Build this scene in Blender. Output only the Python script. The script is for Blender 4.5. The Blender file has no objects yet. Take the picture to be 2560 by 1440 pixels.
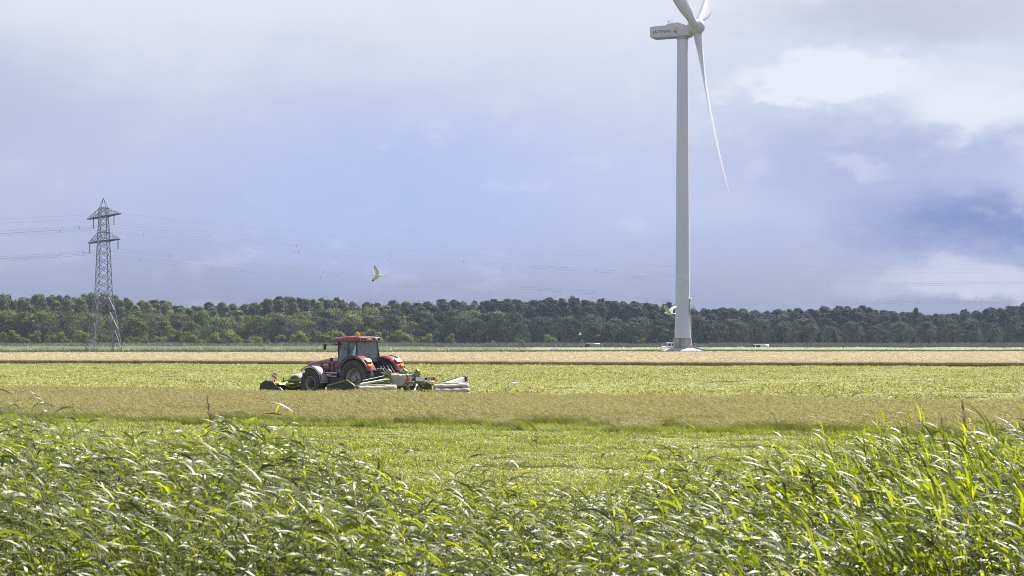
import bpy, bmesh, math, random
import numpy as np
from mathutils import Vector, Matrix, Euler
R = math.radians
rng = np.random.default_rng(7)
random.seed(7)
scene = bpy.context.scene
COL = scene.collection

# ------------------------------------------------------------------ camera
EYE = 3.03            # metres above the field
FPX = 5000.0          # focal length expressed in photograph pixels (2560 wide)
HZ = 842.6            # photograph row of the true horizon
cam_d = bpy.data.cameras.new("camera")
cam = bpy.data.objects.new("camera", cam_d); COL.objects.link(cam)
cam.location = (0, 0, EYE); cam.rotation_euler = (R(90), 0, 0)
cam_d.sensor_width = 36.0
cam_d.lens = FPX / 2560 * 36.0
cam_d.shift_y = (HZ - 720) / 2560
cam_d.clip_start = 0.5; cam_d.clip_end = 20000
cam_d.dof.use_dof = True
cam_d.dof.focus_distance = 104
cam_d.dof.aperture_fstop = 5.6
scene.camera = cam

# ------------------------------------------------------------------ light
SUN_AZ, SUN_EL = 36.0, 47.0      # degrees right of the view direction, above horizon
sd = bpy.data.lights.new("sun", 'SUN'); sd.energy = 4.9; sd.angle = R(0.55); sd.color = (1.0, 0.955, 0.88)
sun = bpy.data.objects.new("sun", sd); COL.objects.link(sun)
sdir = Vector((math.sin(R(SUN_AZ)) * math.cos(R(SUN_EL)), math.cos(R(SUN_AZ)) * math.cos(R(SUN_EL)), math.sin(R(SUN_EL))))
sun.rotation_euler = sdir.to_track_quat('Z', 'Y').to_euler()
sun.location = (60, 80, 120)

world = bpy.data.worlds.new("World"); scene.world = world; world.use_nodes = True
nt = world.node_tree; nt.nodes.clear()
def N(tree, t, **kw):
    n = tree.nodes.new(t)
    for k, v in kw.items(): setattr(n, k, v)
    return n
def L(tree, a, b): tree.links.new(a, b)
def srgb(r, g, b):
    f = lambda c: (c / 255 / 12.92) if c / 255 <= 0.04045 else ((c / 255 + 0.055) / 1.055) ** 2.4
    return (f(r), f(g), f(b), 1.0)
EXPOSURE = 1.4
SKYS = 0.1
def skycol(r, g, b):      # display colour -> colour the 0.1-strength background needs
    c = srgb(r, g, b); m = 1.0 / (2 ** EXPOSURE) / SKYS
    return (c[0] * m, c[1] * m, c[2] * m, 1.0)
def build_sky():
    t = nt
    def math_(op, a, b=None, c=None, clamp=False):
        n = N(t, 'ShaderNodeMath', operation=op, use_clamp=clamp)
        for i, v in enumerate((a, b, c)):
            if v is None: continue
            if isinstance(v, (int, float)): n.inputs[i].default_value = v
            else: L(t, v, n.inputs[i])
        return n.outputs[0]
    def smooth(v, a, b):
        n = N(t, 'ShaderNodeMapRange', interpolation_type='SMOOTHSTEP')
        L(t, v, n.inputs[0]); n.inputs[1].default_value = a; n.inputs[2].default_value = b
        n.inputs[3].default_value = 0; n.inputs[4].default_value = 1
        return n.outputs[0]
    def mix(f, a, b):
        n = N(t, 'ShaderNodeMix', data_type='RGBA'); n.clamp_factor = True
        if isinstance(f, (int, float)): n.inputs[0].default_value = f
        else: L(t, f, n.inputs[0])
        for i, v in ((6, a), (7, b)):
            if isinstance(v, tuple): n.inputs[i].default_value = v
            else: L(t, v, n.inputs[i])
        return n.outputs[2]
    tc = N(t, 'ShaderNodeTexCoord')
    sep = N(t, 'ShaderNodeSeparateXYZ'); L(t, tc.outputs['Generated'], sep.inputs[0])
    X, Y, Z = sep.outputs
    def noise(sc, zs, detail, seed, rough=0.55):
        mp = N(t, 'ShaderNodeMapping'); mp.inputs['Scale'].default_value = (sc, sc, sc * zs)
        mp.inputs['Location'].default_value = (seed * 1.7, seed * 0.9, seed * 2.3)
        L(t, tc.outputs['Generated'], mp.inputs[0])
        n = N(t, 'ShaderNodeTexNoise'); n.inputs['Scale'].default_value = 1.0
        n.inputs['Detail'].default_value = detail; n.inputs['Roughness'].default_value = rough
        L(t, mp.outputs[0], n.inputs['Vector'])
        return n.outputs['Fac']
    n1 = noise(6, 2.2, 5, 1.3)
    n2 = noise(14, 2.0, 7, 4.1, 0.6)
    n3 = noise(3.0, 2.5, 4, 7.7)
    n4 = noise(34, 1.8, 6, 2.2, 0.62)
    # ragged cloud edges: noise bends the coordinates the masses are drawn in
    w1 = math_('MULTIPLY', math_('SUBTRACT', n1, 0.5), 0.10)
    w2 = math_('MULTIPLY', math_('SUBTRACT', n2, 0.5), 0.07)
    w4 = math_('MULTIPLY', math_('SUBTRACT', n4, 0.5), 0.03)
    U = math_('ADD', math_('ADD', X, w1), math_('MULTIPLY', w2, 1.2))
    V = math_('ADD', math_('ADD', Z, math_('MULTIPLY', w2, 0.55)), w4)
    front = smooth(Y, 0.3, 0.8)
    def blob(px, py, rx, ry, soft0, soft1):
        u0, v0 = (px - 1280) / FPX, (HZ - py) / FPX
        a = math_('DIVIDE', math_('SUBTRACT', U, u0), rx / FPX)
        b = math_('DIVIDE', math_('SUBTRACT', V, v0), ry / FPX)
        r = math_('SQRT', math_('ADD', math_('MULTIPLY', a, a), math_('MULTIPLY', b, b)))
        return math_('MULTIPLY', smooth(r, soft1, soft0), front)
    # overcast that brightens upward, grey-lavender at the horizon
    ramp = N(t, 'ShaderNodeValToRGB'); L(t, math_('MULTIPLY', math_('ADD', Z, math_('MULTIPLY', w1, 0.35)), 1.0), ramp.inputs[0])
    els = ramp.color_ramp.elements
    stops = [(0.0, skycol(110, 125, 164)), (0.022, skycol(116, 131, 171)), (0.06, skycol(151, 166, 205)), (0.11, skycol(182, 189, 214)),
             (0.165, skycol(216, 217, 227)), (0.35, skycol(200, 206, 222)), (1.0, skycol(172, 182, 206))]
    els[0].position, els[0].color = stops[0]; els[1].position, els[1].color = stops[-1]
    for p, c in stops[1:-1]:
        e = els.new(p); e.color = c
    c = ramp.outputs[0]
    sky = N(t, 'ShaderNodeTexSky', sky_type='NISHITA'); sky.sun_disc = False
    sky.sun_elevation = R(SUN_EL); sky.sun_rotation = R(SUN_AZ)
    c = mix(0.06, c, sky.outputs[0])
    # large soft brightness drift of the deck, all round
    c = mix(math_('MULTIPLY', smooth(n3, 0.45, 0.75), 0.2), c, skycol(224, 226, 236))
    c = mix(math_('MULTIPLY', smooth(n1, 0.55, 0.3), 0.30), c, skycol(158, 172, 212))
    # thin blue window in the middle
    c = mix(math_('MULTIPLY', blob(1060, 470, 850, 340, 0.0, 1.0), 0.75), c, skycol(163, 184, 229))
    # lavender veil left
    c = mix(math_('MULTIPLY', blob(-60, 420, 620, 420, 0.1, 1.0), 0.55), c, skycol(182, 185, 210))
    # pale upper left
    c = mix(math_('MULTIPLY', blob(420, -40, 1500, 300, 0.1, 1.0), 0.7), c, skycol(226, 228, 238))
    # grey underside top right
    c = mix(math_('MULTIPLY', blob(2300, 60, 620, 130, 0.2, 1.0), 0.7), c, skycol(182, 186, 207))
    # slate shower clouds right
    c = mix(math_('MULTIPLY', blob(2200, 440, 640, 190, 0.1, 1.0), 0.65), c, skycol(148, 162, 200))
    c = mix(math_('MULTIPLY', blob(2480, 575, 560, 125, 0.1, 1.0), 0.9), c, skycol(96, 119, 178))
    # white cumulus right
    c = mix(math_('MULTIPLY', blob(2050, 222, 310, 66, 0.5, 1.0), 0.9), c, skycol(232, 234, 242))
    c = mix(math_('MULTIPLY', blob(2400, 285, 330, 120, 0.2, 1.0), 0.85), c, skycol(230, 232, 241))
    c = mix(math_('MULTIPLY', blob(2120, 430, 120, 40, 0.2, 1.0), 0.5), c, skycol(206, 212, 232))
    # pale band low right
    c = mix(math_('MULTIPLY', blob(2480, 715, 460, 60, 0.3, 1.0), 0.8), c, skycol(204, 204, 224))
    # fine wisps
    c = mix(math_('MULTIPLY', math_('MULTIPLY', smooth(n4, 0.5, 0.72), smooth(n1, 0.42, 0.62)), 0.28), c, skycol(228, 230, 240))
    bg = N(t, 'ShaderNodeBackground'); bg.inputs[1].default_value = SKYS; L(t, c, bg.inputs[0])
    out = N(t, 'ShaderNodeOutputWorld'); L(t, bg.outputs[0], out.inputs[0])
build_sky()
scene.view_settings.view_transform = 'Standard'
scene.view_settings.look = 'None'
scene.view_settings.gamma = 1.0
scene.view_settings.exposure = EXPOSURE
scene.view_settings.use_curve_mapping = False
scene.render.engine = 'CYCLES'
scene.cycles.max_bounces = 8
scene.cycles.transparent_max_bounces = 16
scene.cycles.caustics_reflective = False
scene.cycles.caustics_refractive = False
scene.cycles.sample_clamp_indirect = 6
scene.cycles.use_denoising = True
scene.cycles.denoiser = 'OPENIMAGEDENOISE'
scene.cycles.denoising_prefilter = 'NONE'      # keeps the grain of the grass
scene.cycles.volume_bounces = 1
scene.cycles.filter_width = 0.95

# ------------------------------------------------------------------ helpers
def tag(o, label=None, cat=None, group=None, kind=None):
    if label: o["label"] = label
    if cat: o["category"] = cat
    if group: o["group"] = group
    if kind: o["kind"] = kind
    return o
def empty(name, loc=(0, 0, 0), rz=0.0, parent=None):
    o = bpy.data.objects.new(name, None); COL.objects.link(o)
    o.location = loc; o.rotation_euler = (0, 0, rz); o.empty_display_size = 0.2
    if parent: o.parent = parent
    return o
def link(name, me, parent=None, mat=None):
    o = bpy.data.objects.new(name, me); COL.objects.link(o)
    if parent: o.parent = parent
    if mat is not None and not me.materials: me.materials.append(mat)
    return o
def copy_tree(o, parent=None):
    c = o.copy(); COL.objects.link(c); c.parent = parent
    for ch in list(o.children): copy_tree(ch, c)
    return c

class MB:
    def __init__(s): s.v = []; s.f = []
    def add(s, vs, fs):
        b = len(s.v); s.v += [tuple(p) for p in vs]; s.f += [tuple(i + b for i in q) for q in fs]; return s
    def box(s, x0, x1, y0, y1, z0, z1, M=None):
        vs = [(x, y, z) for x in (x0, x1) for y in (y0, y1) for z in (z0, z1)]
        if M: vs = [M @ Vector(p) for p in vs]
        return s.add(vs, [(0, 1, 3, 2), (4, 6, 7, 5), (0, 4, 5, 1), (2, 3, 7, 6), (0, 2, 6, 4), (1, 5, 7, 3)])
    def hexa(s, p8):      # p8: bottom 4 then top 4, same order
        return s.add(p8, [(3, 2, 1, 0), (4, 5, 6, 7), (0, 1, 5, 4), (1, 2, 6, 5), (2, 3, 7, 6), (3, 0, 4, 7)])
    def prism(s, prof, y0, y1, axis='y'):
        n = len(prof)
        def P(a, b, w): return (a, w, b) if axis == 'y' else ((w, a, b) if axis == 'x' else (a, b, w))
        vs = [P(a, b, y0) for a, b in prof] + [P(a, b, y1) for a, b in prof]
        fs = [tuple(range(n))[::-1], tuple(range(n, 2 * n))] + [(i, (i + 1) % n, n + (i + 1) % n, n + i) for i in range(n)]
        return s.add(vs, fs)
    def tube(s, pts, rad, n=8, cap=True):
        pts = [Vector(p) for p in pts]
        if not isinstance(rad, (list, tuple)): rad = [rad] * len(pts)
        b = len(s.v); prev = None
        for i, p in enumerate(pts):
            d = (pts[min(i + 1, len(pts) - 1)] - pts[max(i - 1, 0)]).normalized()
            if prev is None:
                a = d.cross(Vector((0, 0, 1)));
                if a.length < 1e-3: a = d.cross(Vector((1, 0, 0)))
            else: a = prev - d * prev.dot(d)
            a.normalize(); prev = a; c = d.cross(a)
            for k in range(n):
                t = 2 * math.pi * k / n
                s.v.append(tuple(p + (a * math.cos(t) + c * math.sin(t)) * rad[i]))
        for i in range(len(pts) - 1):
            for k in range(n):
                s.f.append((b + i * n + k, b + i * n + (k + 1) % n, b + (i + 1) * n + (k + 1) % n, b + (i + 1) * n + k))
        if cap:
            s.f.append(tuple(b + k for k in range(n))[::-1]); m = b + (len(pts) - 1) * n
            s.f.append(tuple(m + k for k in range(n)))
        return s
    def lathe(s, prof, n=24, axis='z', c=(0, 0, 0), closed=False):
        b = len(s.v)
        for r, h in prof:
            for k in range(n):
                t = 2 * math.pi * k / n; a, d = r * math.cos(t), r * math.sin(t)
                p = (a, d, h) if axis == 'z' else ((a, h, d) if axis == 'y' else (h, a, d))
                s.v.append((p[0] + c[0], p[1] + c[1], p[2] + c[2]))
        m = len(prof)
        for i in range(m if closed else m - 1):
            j = (i + 1) % m
            for k in range(n):
                s.f.append((b + i * n + k, b + i * n + (k + 1) % n, b + j * n + (k + 1) % n, b + j * n + k))
        if not closed:
            s.f.append(tuple(b + k for k in range(n))[::-1]); s.f.append(tuple(b + (m - 1) * n + k for k in range(n)))
        return s
    def loft(s, secs, cap=True):
        n = len(secs[0]); b = len(s.v)
        for q in secs: s.v += [tuple(p) for p in q]
        for i in range(len(secs) - 1):
            for k in range(n):
                s.f.append((b + i * n + k, b + i * n + (k + 1) % n, b + (i + 1) * n + (k + 1) % n, b + (i + 1) * n + k))
        if cap:
            s.f.append(tuple(b + k for k in range(n))[::-1]); m = b + (len(secs) - 1) * n
            s.f.append(tuple(m + k for k in range(n)))
        return s
    def mesh(s, name, mat=None, smooth=None, bevel=0.0, seg=2):
        me = bpy.data.meshes.new(name); me.from_pydata(s.v, [], s.f); me.update()
        bm = bmesh.new(); bm.from_mesh(me)
        bmesh.ops.recalc_face_normals(bm, faces=bm.faces[:])
        if bevel:
            es = [e for e in bm.edges if len(e.link_faces) == 2 and e.calc_face_angle(0) > R(35)]
            bmesh.ops.bevel(bm, geom=es, offset=bevel, segments=seg, affect='EDGES', profile=0.5, clamp_overlap=True)
        bm.to_mesh(me); bm.free()
        if smooth is not None:
            me.polygons.foreach_set('use_smooth', [True] * len(me.polygons)); me.set_sharp_from_angle(angle=R(smooth))
        if mat: me.materials.append(mat)
        return me
    def build(s, name, mat=None, parent=None, smooth=None, bevel=0.0, seg=2):
        return link(name, s.mesh(name, mat, smooth, bevel, seg), parent)

def np_mesh(name, verts, faces_tri=None, faces_quad=None, mat=None, attrs=None, smooth=False):
    """fast mesh from numpy arrays; tris and quads; attrs = {name: per-vertex float array}"""
    me = bpy.data.meshes.new(name)
    tri = np.zeros((0, 3), int) if faces_tri is None else faces_tri
    qd = np.zeros((0, 4), int) if faces_quad is None else faces_quad
    me.vertices.add(len(verts)); me.vertices.foreach_set('co', np.asarray(verts, np.float32).ravel())
    nl = tri.size + qd.size
    me.loops.add(nl)
    me.loops.foreach_set('vertex_index', np.concatenate([tri.ravel(), qd.ravel()]).astype(np.int32))
    me.polygons.add(len(tri) + len(qd))
    st = np.concatenate([np.arange(len(tri)) * 3, tri.size + np.arange(len(qd)) * 4]).astype(np.int32)
    me.polygons.foreach_set('loop_start', st)
    me.update(calc_edges=True)
    if smooth: me.polygons.foreach_set('use_smooth', [True] * len(me.polygons))
    for k, a in (attrs or {}).items():
        at = me.attributes.new(k, 'FLOAT', 'POINT'); at.data.foreach_set('value', np.asarray(a, np.float32))
    if mat: me.materials.append(mat)
    return me

# ------------------------------------------------------------------ materials
def new_mat(name):
    m = bpy.data.materials.new(name); m.use_nodes = True
    t = m.node_tree; b = t.nodes['Principled BSDF']
    return m, t, b
def mat_noise(name, ca, cb, scale=4.0, rough=0.6, metal=0.0, detail=5, bump=0.0, coords='Object', spec=0.5, lo=0.35, hi=0.65, stretch=(1, 1, 1), dust=None):
    m, t, b = new_mat(name)
    tc = N(t, 'ShaderNodeTexCoord'); mp = N(t, 'ShaderNodeMapping'); mp.inputs['Scale'].default_value = stretch
    L(t, tc.outputs[coords], mp.inputs[0])
    n = N(t, 'ShaderNodeTexNoise'); n.inputs['Scale'].default_value = scale; n.inputs['Detail'].default_value = detail
    n.inputs['Roughness'].default_value = 0.6
    L(t, mp.outputs[0], n.inputs['Vector'])
    mr = N(t, 'ShaderNodeMapRange'); mr.inputs[1].default_value = lo; mr.inputs[2].default_value = hi; L(t, n.outputs['Fac'], mr.inputs[0])
    mx = N(t, 'ShaderNodeMix', data_type='RGBA'); mx.inputs[6].default_value = (*ca, 1); mx.inputs[7].default_value = (*cb, 1)
    L(t, mr.outputs[0], mx.inputs[0]); colout = mx.outputs[2]
    if dust:      # settled dust: patches, own shape
        n2 = N(t, 'ShaderNodeTexNoise'); n2.inputs['Scale'].default_value = scale * 2.7; n2.inputs['Detail'].default_value = 6
        L(t, tc.outputs[coords], n2.inputs['Vector'])
        m2 = N(t, 'ShaderNodeMapRange'); m2.inputs[1].default_value = 0.4; m2.inputs[2].default_value = 0.75; m2.inputs[4].default_value = dust[3]
        L(t, n2.outputs['Fac'], m2.inputs[0])
        mx2 = N(t, 'ShaderNodeMix', data_type='RGBA'); L(t, m2.outputs[0], mx2.inputs[0]); L(t, colout, mx2.inputs[6]); mx2.inputs[7].default_value = (*dust[:3], 1)
        colout = mx2.outputs[2]
    L(t, colout, b.inputs['Base Color'])
    b.inputs['Roughness'].default_value = rough; b.inputs['Metallic'].default_value = metal; b.inputs['Specular IOR Level'].default_value = spec
    if bump:
        bp = N(t, 'ShaderNodeBump'); bp.inputs['Strength'].default_value = bump; bp.inputs['Distance'].default_value = 0.1
        L(t, n.outputs['Fac'], bp.inputs['Height']); L(t, bp.outputs[0], b.inputs['Normal'])
    return m
def mat_leaf(name, stops, transl=0.35, rough=0.45, spec=0.5, tcol=None, obj_var=0.0):
    """plant matter: colour from the 'rnd' mesh attribute through a ramp, part of the light passes through"""
    m, t, b = new_mat(name)
    at = N(t, 'ShaderNodeAttribute', attribute_name='rnd')
    rp = N(t, 'ShaderNodeValToRGB'); L(t, at.outputs['Fac'], rp.inputs[0])
    e = rp.color_ramp.elements; e[0].position = stops[0][0]; e[0].color = (*stops[0][1], 1); e[1].position = stops[-1][0]; e[1].color = (*stops[-1][1], 1)
    for p, c in stops[1:-1]:
        k = e.new(p); k.color = (*c, 1)
    col = rp.outputs[0]
    if obj_var:
        oi = N(t, 'ShaderNodeObjectInfo'); hs = N(t, 'ShaderNodeHueSaturation')
        mr = N(t, 'ShaderNodeMapRange'); mr.inputs[3].default_value = 1 - obj_var; mr.inputs[4].default_value = 1 + obj_var; L(t, oi.outputs['Random'], mr.inputs[0])
        mr2 = N(t, 'ShaderNodeMapRange'); mr2.inputs[3].default_value = 0.5 - 0.02; mr2.inputs[4].default_value = 0.5 + 0.025
        m7 = N(t, 'ShaderNodeMath', operation='MULTIPLY'); m7.inputs[1].default_value = 7.13; L(t, oi.outputs['Random'], m7.inputs[0])
        fr = N(t, 'ShaderNodeMath', operation='FRACT'); L(t, m7.outputs[0], fr.inputs[0]); L(t, fr.outputs[0], mr2.inputs[0])
        L(t, mr.outputs[0], hs.inputs['Value']); L(t, mr2.outputs[0], hs.inputs['Hue']); L(t, col, hs.inputs['Color']); col = hs.outputs[0]
    L(t, col, b.inputs['Base Color']); b.inputs['Roughness'].default_value = rough; b.inputs['Specular IOR Level'].default_value = spec
    tr = N(t, 'ShaderNodeBsdfTranslucent')
    if tcol:
        mm = N(t, 'ShaderNodeMix', data_type='RGBA', blend_type='MULTIPLY'); mm.inputs[0].default_value = 1; L(t, col, mm.inputs[6]); mm.inputs[7].default_value = (*tcol, 1)
        L(t, mm.outputs[2], tr.inputs[0])
    else: L(t, col, tr.inputs[0])
    ms = N(t, 'ShaderNodeMixShader'); ms.inputs[0].default_value = transl
    L(t, b.outputs[0], ms.inputs[1]); L(t, tr.outputs[0], ms.inputs[2])
    L(t, ms.outputs[0], t.nodes['Material Output'].inputs[0])
    return m
def mat_glass(name, tint=(0.93, 0.98, 0.96), gloss=0.06):
    m = bpy.data.materials.new(name); m.use_nodes = True; t = m.node_tree; t.nodes.clear()
    tr = N(t, 'ShaderNodeBsdfTransparent'); tr.inputs[0].default_value = (*tint, 1)
    gl = N(t, 'ShaderNodeBsdfGlossy'); gl.inputs['Roughness'].default_value = 0.04
    fr = N(t, 'ShaderNodeFresnel'); fr.inputs[0].default_value = 1.5
    ad = N(t, 'ShaderNodeMath', operation='ADD'); ad.inputs[1].default_value = gloss; ad.use_clamp = True; L(t, fr.outputs[0], ad.inputs[0])
    ms = N(t, 'ShaderNodeMixShader'); L(t, ad.outputs[0], ms.inputs[0]); L(t, tr.outputs[0], ms.inputs[1]); L(t, gl.outputs[0], ms.inputs[2])
    df = N(t, 'ShaderNodeBsdfTranslucent'); df.inputs[0].default_value = (0.62, 0.72, 0.68, 1)
    d2 = N(t, 'ShaderNodeBsdfDiffuse'); d2.inputs[0].default_value = (0.62, 0.72, 0.68, 1)
    md = N(t, 'ShaderNodeMixShader'); md.inputs[0].default_value = 0.6; L(t, d2.outputs[0], md.inputs[1]); L(t, df.outputs[0], md.inputs[2])
    tc = N(t, 'ShaderNodeTexCoord'); nz = N(t, 'ShaderNodeTexNoise'); nz.inputs['Scale'].default_value = 3.5; nz.inputs['Detail'].default_value = 4; L(t, tc.outputs['Object'], nz.inputs['Vector'])
    mr = N(t, 'ShaderNodeMapRange'); mr.inputs[1].default_value = 0.35; mr.inputs[2].default_value = 0.7; mr.inputs[3].default_value = 0.04; mr.inputs[4].default_value = 0.30; L(t, nz.outputs['Fac'], mr.inputs[0])
    mf = N(t, 'ShaderNodeMixShader'); L(t, mr.outputs[0], mf.inputs[0]); L(t, ms.outputs[0], mf.inputs[1]); L(t, md.outputs[0], mf.inputs[2])
    o = N(t, 'ShaderNodeOutputMaterial'); L(t, mf.outputs[0], o.inputs[0])
    return m

M_red = mat_noise('red_paint', (0.17, 0.008, 0.020), (0.22, 0.012, 0.026), 2.5, 0.32, dust=(0.42, 0.30, 0.24, 0.45))
M_dark = mat_noise('dark_metal', (0.012, 0.012, 0.015), (0.03, 0.03, 0.034), 6, 0.55)
M_rubber = mat_noise('tyre_rubber', (0.022, 0.021, 0.023), (0.05, 0.046, 0.044), 3, 0.8, dust=(0.16, 0.14, 0.11, 0.55))
M_rim = mat_noise('rim_paint', (0.42, 0.40, 0.33), (0.55, 0.52, 0.44), 5, 0.5, dust=(0.3, 0.26, 0.2, 0.4))
M_hub = mat_noise('hub_steel', (0.20, 0.20, 0.20), (0.34, 0.33, 0.32), 8, 0.5, metal=0.3)
M_fgrey = mat_noise('fender_grey', (0.26, 0.25, 0.25), (0.40, 0.37, 0.35), 3, 0.4, dust=(0.45, 0.4, 0.34, 0.5))
M_white = mat_noise('white_paint', (0.74, 0.74, 0.75), (0.80, 0.80, 0.80), 2, 0.4)
M_lime = mat_noise('lime_paint', (0.17, 0.22, 0.022), (0.24, 0.29, 0.04), 4, 0.5, dust=(0.36, 0.34, 0.2, 0.6))
M_cgrey = mat_noise('cover_grey', (0.38, 0.36, 0.36), (0.50, 0.47, 0.46), 5, 0.6, dust=(0.5, 0.42, 0.36, 0.4))
M_canvas = mat_leaf('canvas_curtain', [(0.0, (0.66, 0.62, 0.54)), (1.0, (0.74, 0.70, 0.62))], 0.42, 0.7, 0.3)
M_blackc = mat_noise('rubber_curtain', (0.016, 0.017, 0.022), (0.04, 0.04, 0.048), 4, 0.7, dust=(0.14, 0.14, 0.1, 0.3))
M_olive = mat_noise('olive_curtain', (0.05, 0.055, 0.025), (0.09, 0.09, 0.045), 4, 0.7)
M_signr = mat_noise('sign_red', (0.45, 0.02, 0.03), (0.55, 0.03, 0.04), 9, 0.4)
M_signw = mat_noise('sign_white', (0.72, 0.72, 0.74), (0.8, 0.8, 0.8), 9, 0.4)
M_lampr = mat_noise('red_lens', (0.5, 0.02, 0.015), (0.6, 0.04, 0.02), 9, 0.2)
M_amber = mat_noise('amber_lens', (0.85, 0.30, 0.01), (0.9, 0.36, 0.02), 9, 0.2)
M_lamp = mat_noise('lamp_glass', (0.5, 0.5, 0.52), (0.75, 0.75, 0.75), 30, 0.15)
M_silver = mat_noise('bare_metal', (0.5, 0.5, 0.5), (0.65, 0.65, 0.66), 6, 0.35, metal=0.7)
M_cglass = mat_glass('cab_glass')
M_carglass = mat_noise('car_window', (0.015, 0.018, 0.022), (0.03, 0.035, 0.04), 3, 0.08)
M_cloth = mat_noise('work_clothes', (0.03, 0.04, 0.075), (0.05, 0.06, 0.10), 9, 0.85)
M_skin = mat_noise('skin', (0.45, 0.26, 0.18), (0.52, 0.31, 0.22), 9, 0.55)
M_hair = mat_noise('hair', (0.03, 0.02, 0.015), (0.06, 0.04, 0.03), 20, 0.7)
M_tower = mat_noise('tower_coating', (0.60, 0.60, 0.675), (0.64, 0.64, 0.71), 0.35, 0.38, stretch=(1, 1, 0.15))
M_blade = mat_noise('blade_coating', (0.60, 0.60, 0.67), (0.66, 0.66, 0.71), 0.5, 0.28)
M_nacelle = mat_noise('nacelle_coating', (0.52, 0.53, 0.54), (0.60, 0.60, 0.60), 0.7, 0.4)
M_seam = mat_noise('seam_grey', (0.30, 0.31, 0.34), (0.34, 0.35, 0.37), 3, 0.5)
M_conc = mat_noise('weathered_concrete', (0.22, 0.19, 0.165), (0.46, 0.42, 0.37), 1.1, 0.9, bump=0.3, stretch=(1, 1, 0.22), lo=0.38, hi=0.62)
M_mound = mat_noise('pale_paving', (0.30, 0.275, 0.26), (0.40, 0.37, 0.345), 1.5, 0.9, bump=0.3)
M_galv = mat_noise('galvanised_steel', (0.20, 0.21, 0.24), (0.30, 0.31, 0.34), 3, 0.33, metal=0.75)
M_galvd = mat_noise('dark_steel', (0.035, 0.036, 0.045), (0.06, 0.06, 0.07), 3, 0.5, metal=0.4)
M_ins = mat_noise('insulator_glass', (0.05, 0.05, 0.065), (0.10, 0.10, 0.12), 6, 0.25)
M_wire = mat_noise('conductor_aluminium', (0.16, 0.165, 0.19), (0.22, 0.225, 0.25), 4, 0.5, metal=0.4)
M_navy = mat_noise('navy_lettering', (0.01, 0.012, 0.05), (0.014, 0.016, 0.06), 5, 0.5)
M_logoy = mat_noise('logo_yellow', (0.75, 0.42, 0.06), (0.8, 0.5, 0.1), 5, 0.5)
M_logob = mat_noise('logo_blue', (0.01, 0.025, 0.22), (0.015, 0.035, 0.28), 5, 0.5)
M_logol = mat_noise('logo_light_blue', (0.42, 0.55, 0.78), (0.45, 0.6, 0.8), 5, 0.5)
M_gull = mat_leaf('gull_white', [(0.0, (0.74, 0.74, 0.74)), (1.0, (0.84, 0.84, 0.84))], 0.15, 0.7, 0.3)
M_gullg = mat_leaf('gull_underwing', [(0.0, (0.56, 0.56, 0.52)), (1.0, (0.70, 0.70, 0.67))], 0.12, 0.7, 0.3)
M_gullb = mat_noise('gull_black', (0.008, 0.008, 0.008), (0.015, 0.015, 0.015), 5, 0.7)
M_beak = mat_noise('gull_beak', (0.6, 0.35, 0.03), (0.65, 0.4, 0.05), 5, 0.5)
M_bark = mat_noise('bark', (0.07, 0.055, 0.045), (0.14, 0.12, 0.10), 3, 0.9, bump=0.4, stretch=(1, 1, 0.2))
M_carw = mat_noise('car_white', (0.74, 0.74, 0.75), (0.80, 0.80, 0.80), 2, 0.25)
M_cargrey = mat_noise('car_lilac_grey', (0.30, 0.29, 0.36), (0.34, 0.33, 0.40), 2, 0.3)
M_cardark = mat_noise('car_dark', (0.014, 0.014, 0.024), (0.02, 0.02, 0.032), 2, 0.25)

def W(px, d): return (px - 1280) / FPX * d          # x of a photograph column at depth d
def Zat(py, d): return EYE - (py - HZ) / FPX * d    # height of a photograph row at depth d

# ------------------------------------------------------------------ ground and fields
def gz(y):      # long profile of the land: dike foot, ditch, field, sunken far road
    ys = [-400, 7, 12.5, 26, 31, 463, 469, 494, 499, 9000]
    zs = [1.35, 1.35, -0.75, -0.75, 0, 0, -0.8, -0.8, 0, 0]
    return float(np.interp(y, ys, zs))
def ground_sheet():
    ys = [-150, 0, 7, 9, 11, 12.5, 18, 26, 28, 31, 60, 120, 240, 400, 463, 469, 494, 499, 560, 800, 1300]
    xs = [-720, -400, -150, -60, 0, 60, 150, 400, 720]
    v = [(x, y, gz(y)) for y in ys for x in xs]; n = len(xs)
    f = [(j * n + i, j * n + i + 1, (j + 1) * n + i + 1, (j + 1) * n + i) for j in range(len(ys) - 1) for i in range(n - 1)]
    mb = MB(); mb.v = v; mb.f = f
    o = mb.build('ground', mat_noise('field_soil', (0.030, 0.036, 0.012), (0.055, 0.06, 0.022), 1.3, 0.95, bump=0.3, spec=0.03), smooth=60)
    return tag(o, kind='structure')
ground_sheet()
def edge(d0, d1):      # straight boundary through depth d0 at the photo's left margin and d1 at its right
    x0, x1 = W(0, d0), W(2560, d1); b = (d1 - d0) / (x1 - x0); a = d0 - b * x0
    return lambda x: a + b * x
E_near0 = lambda x: 31.5 + 0 * x
E_strip0 = edge(73.0, 59.2)
E_strip1 = edge(102.0, 80.6)
E_wheat0 = edge(226.0, 202.0)
E_wheat1 = edge(326.0, 352.0)
E_beet1 = edge(408, 408)
def sheet(name, e0, e1, x0, x1, z, mat, n=24):
    v = []; f = []
    for i in range(n + 1):
        x = x0 + (x1 - x0) * i / n; v += [(x, e0(x), z), (x, e1(x), z)]
        if i: f.append((2 * i - 2, 2 * i, 2 * i + 1, 2 * i - 1))
    mb = MB(); mb.v = v; mb.f = f
    return tag(mb.build(name, mat), kind='structure')
sheet('mown_meadow', E_near0, E_wheat0, -150, 150, 0.004, mat_noise('stubble_soil', (0.025, 0.028, 0.008), (0.09, 0.095, 0.022), 2.2, 0.95, bump=0.4, spec=0.03))
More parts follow.
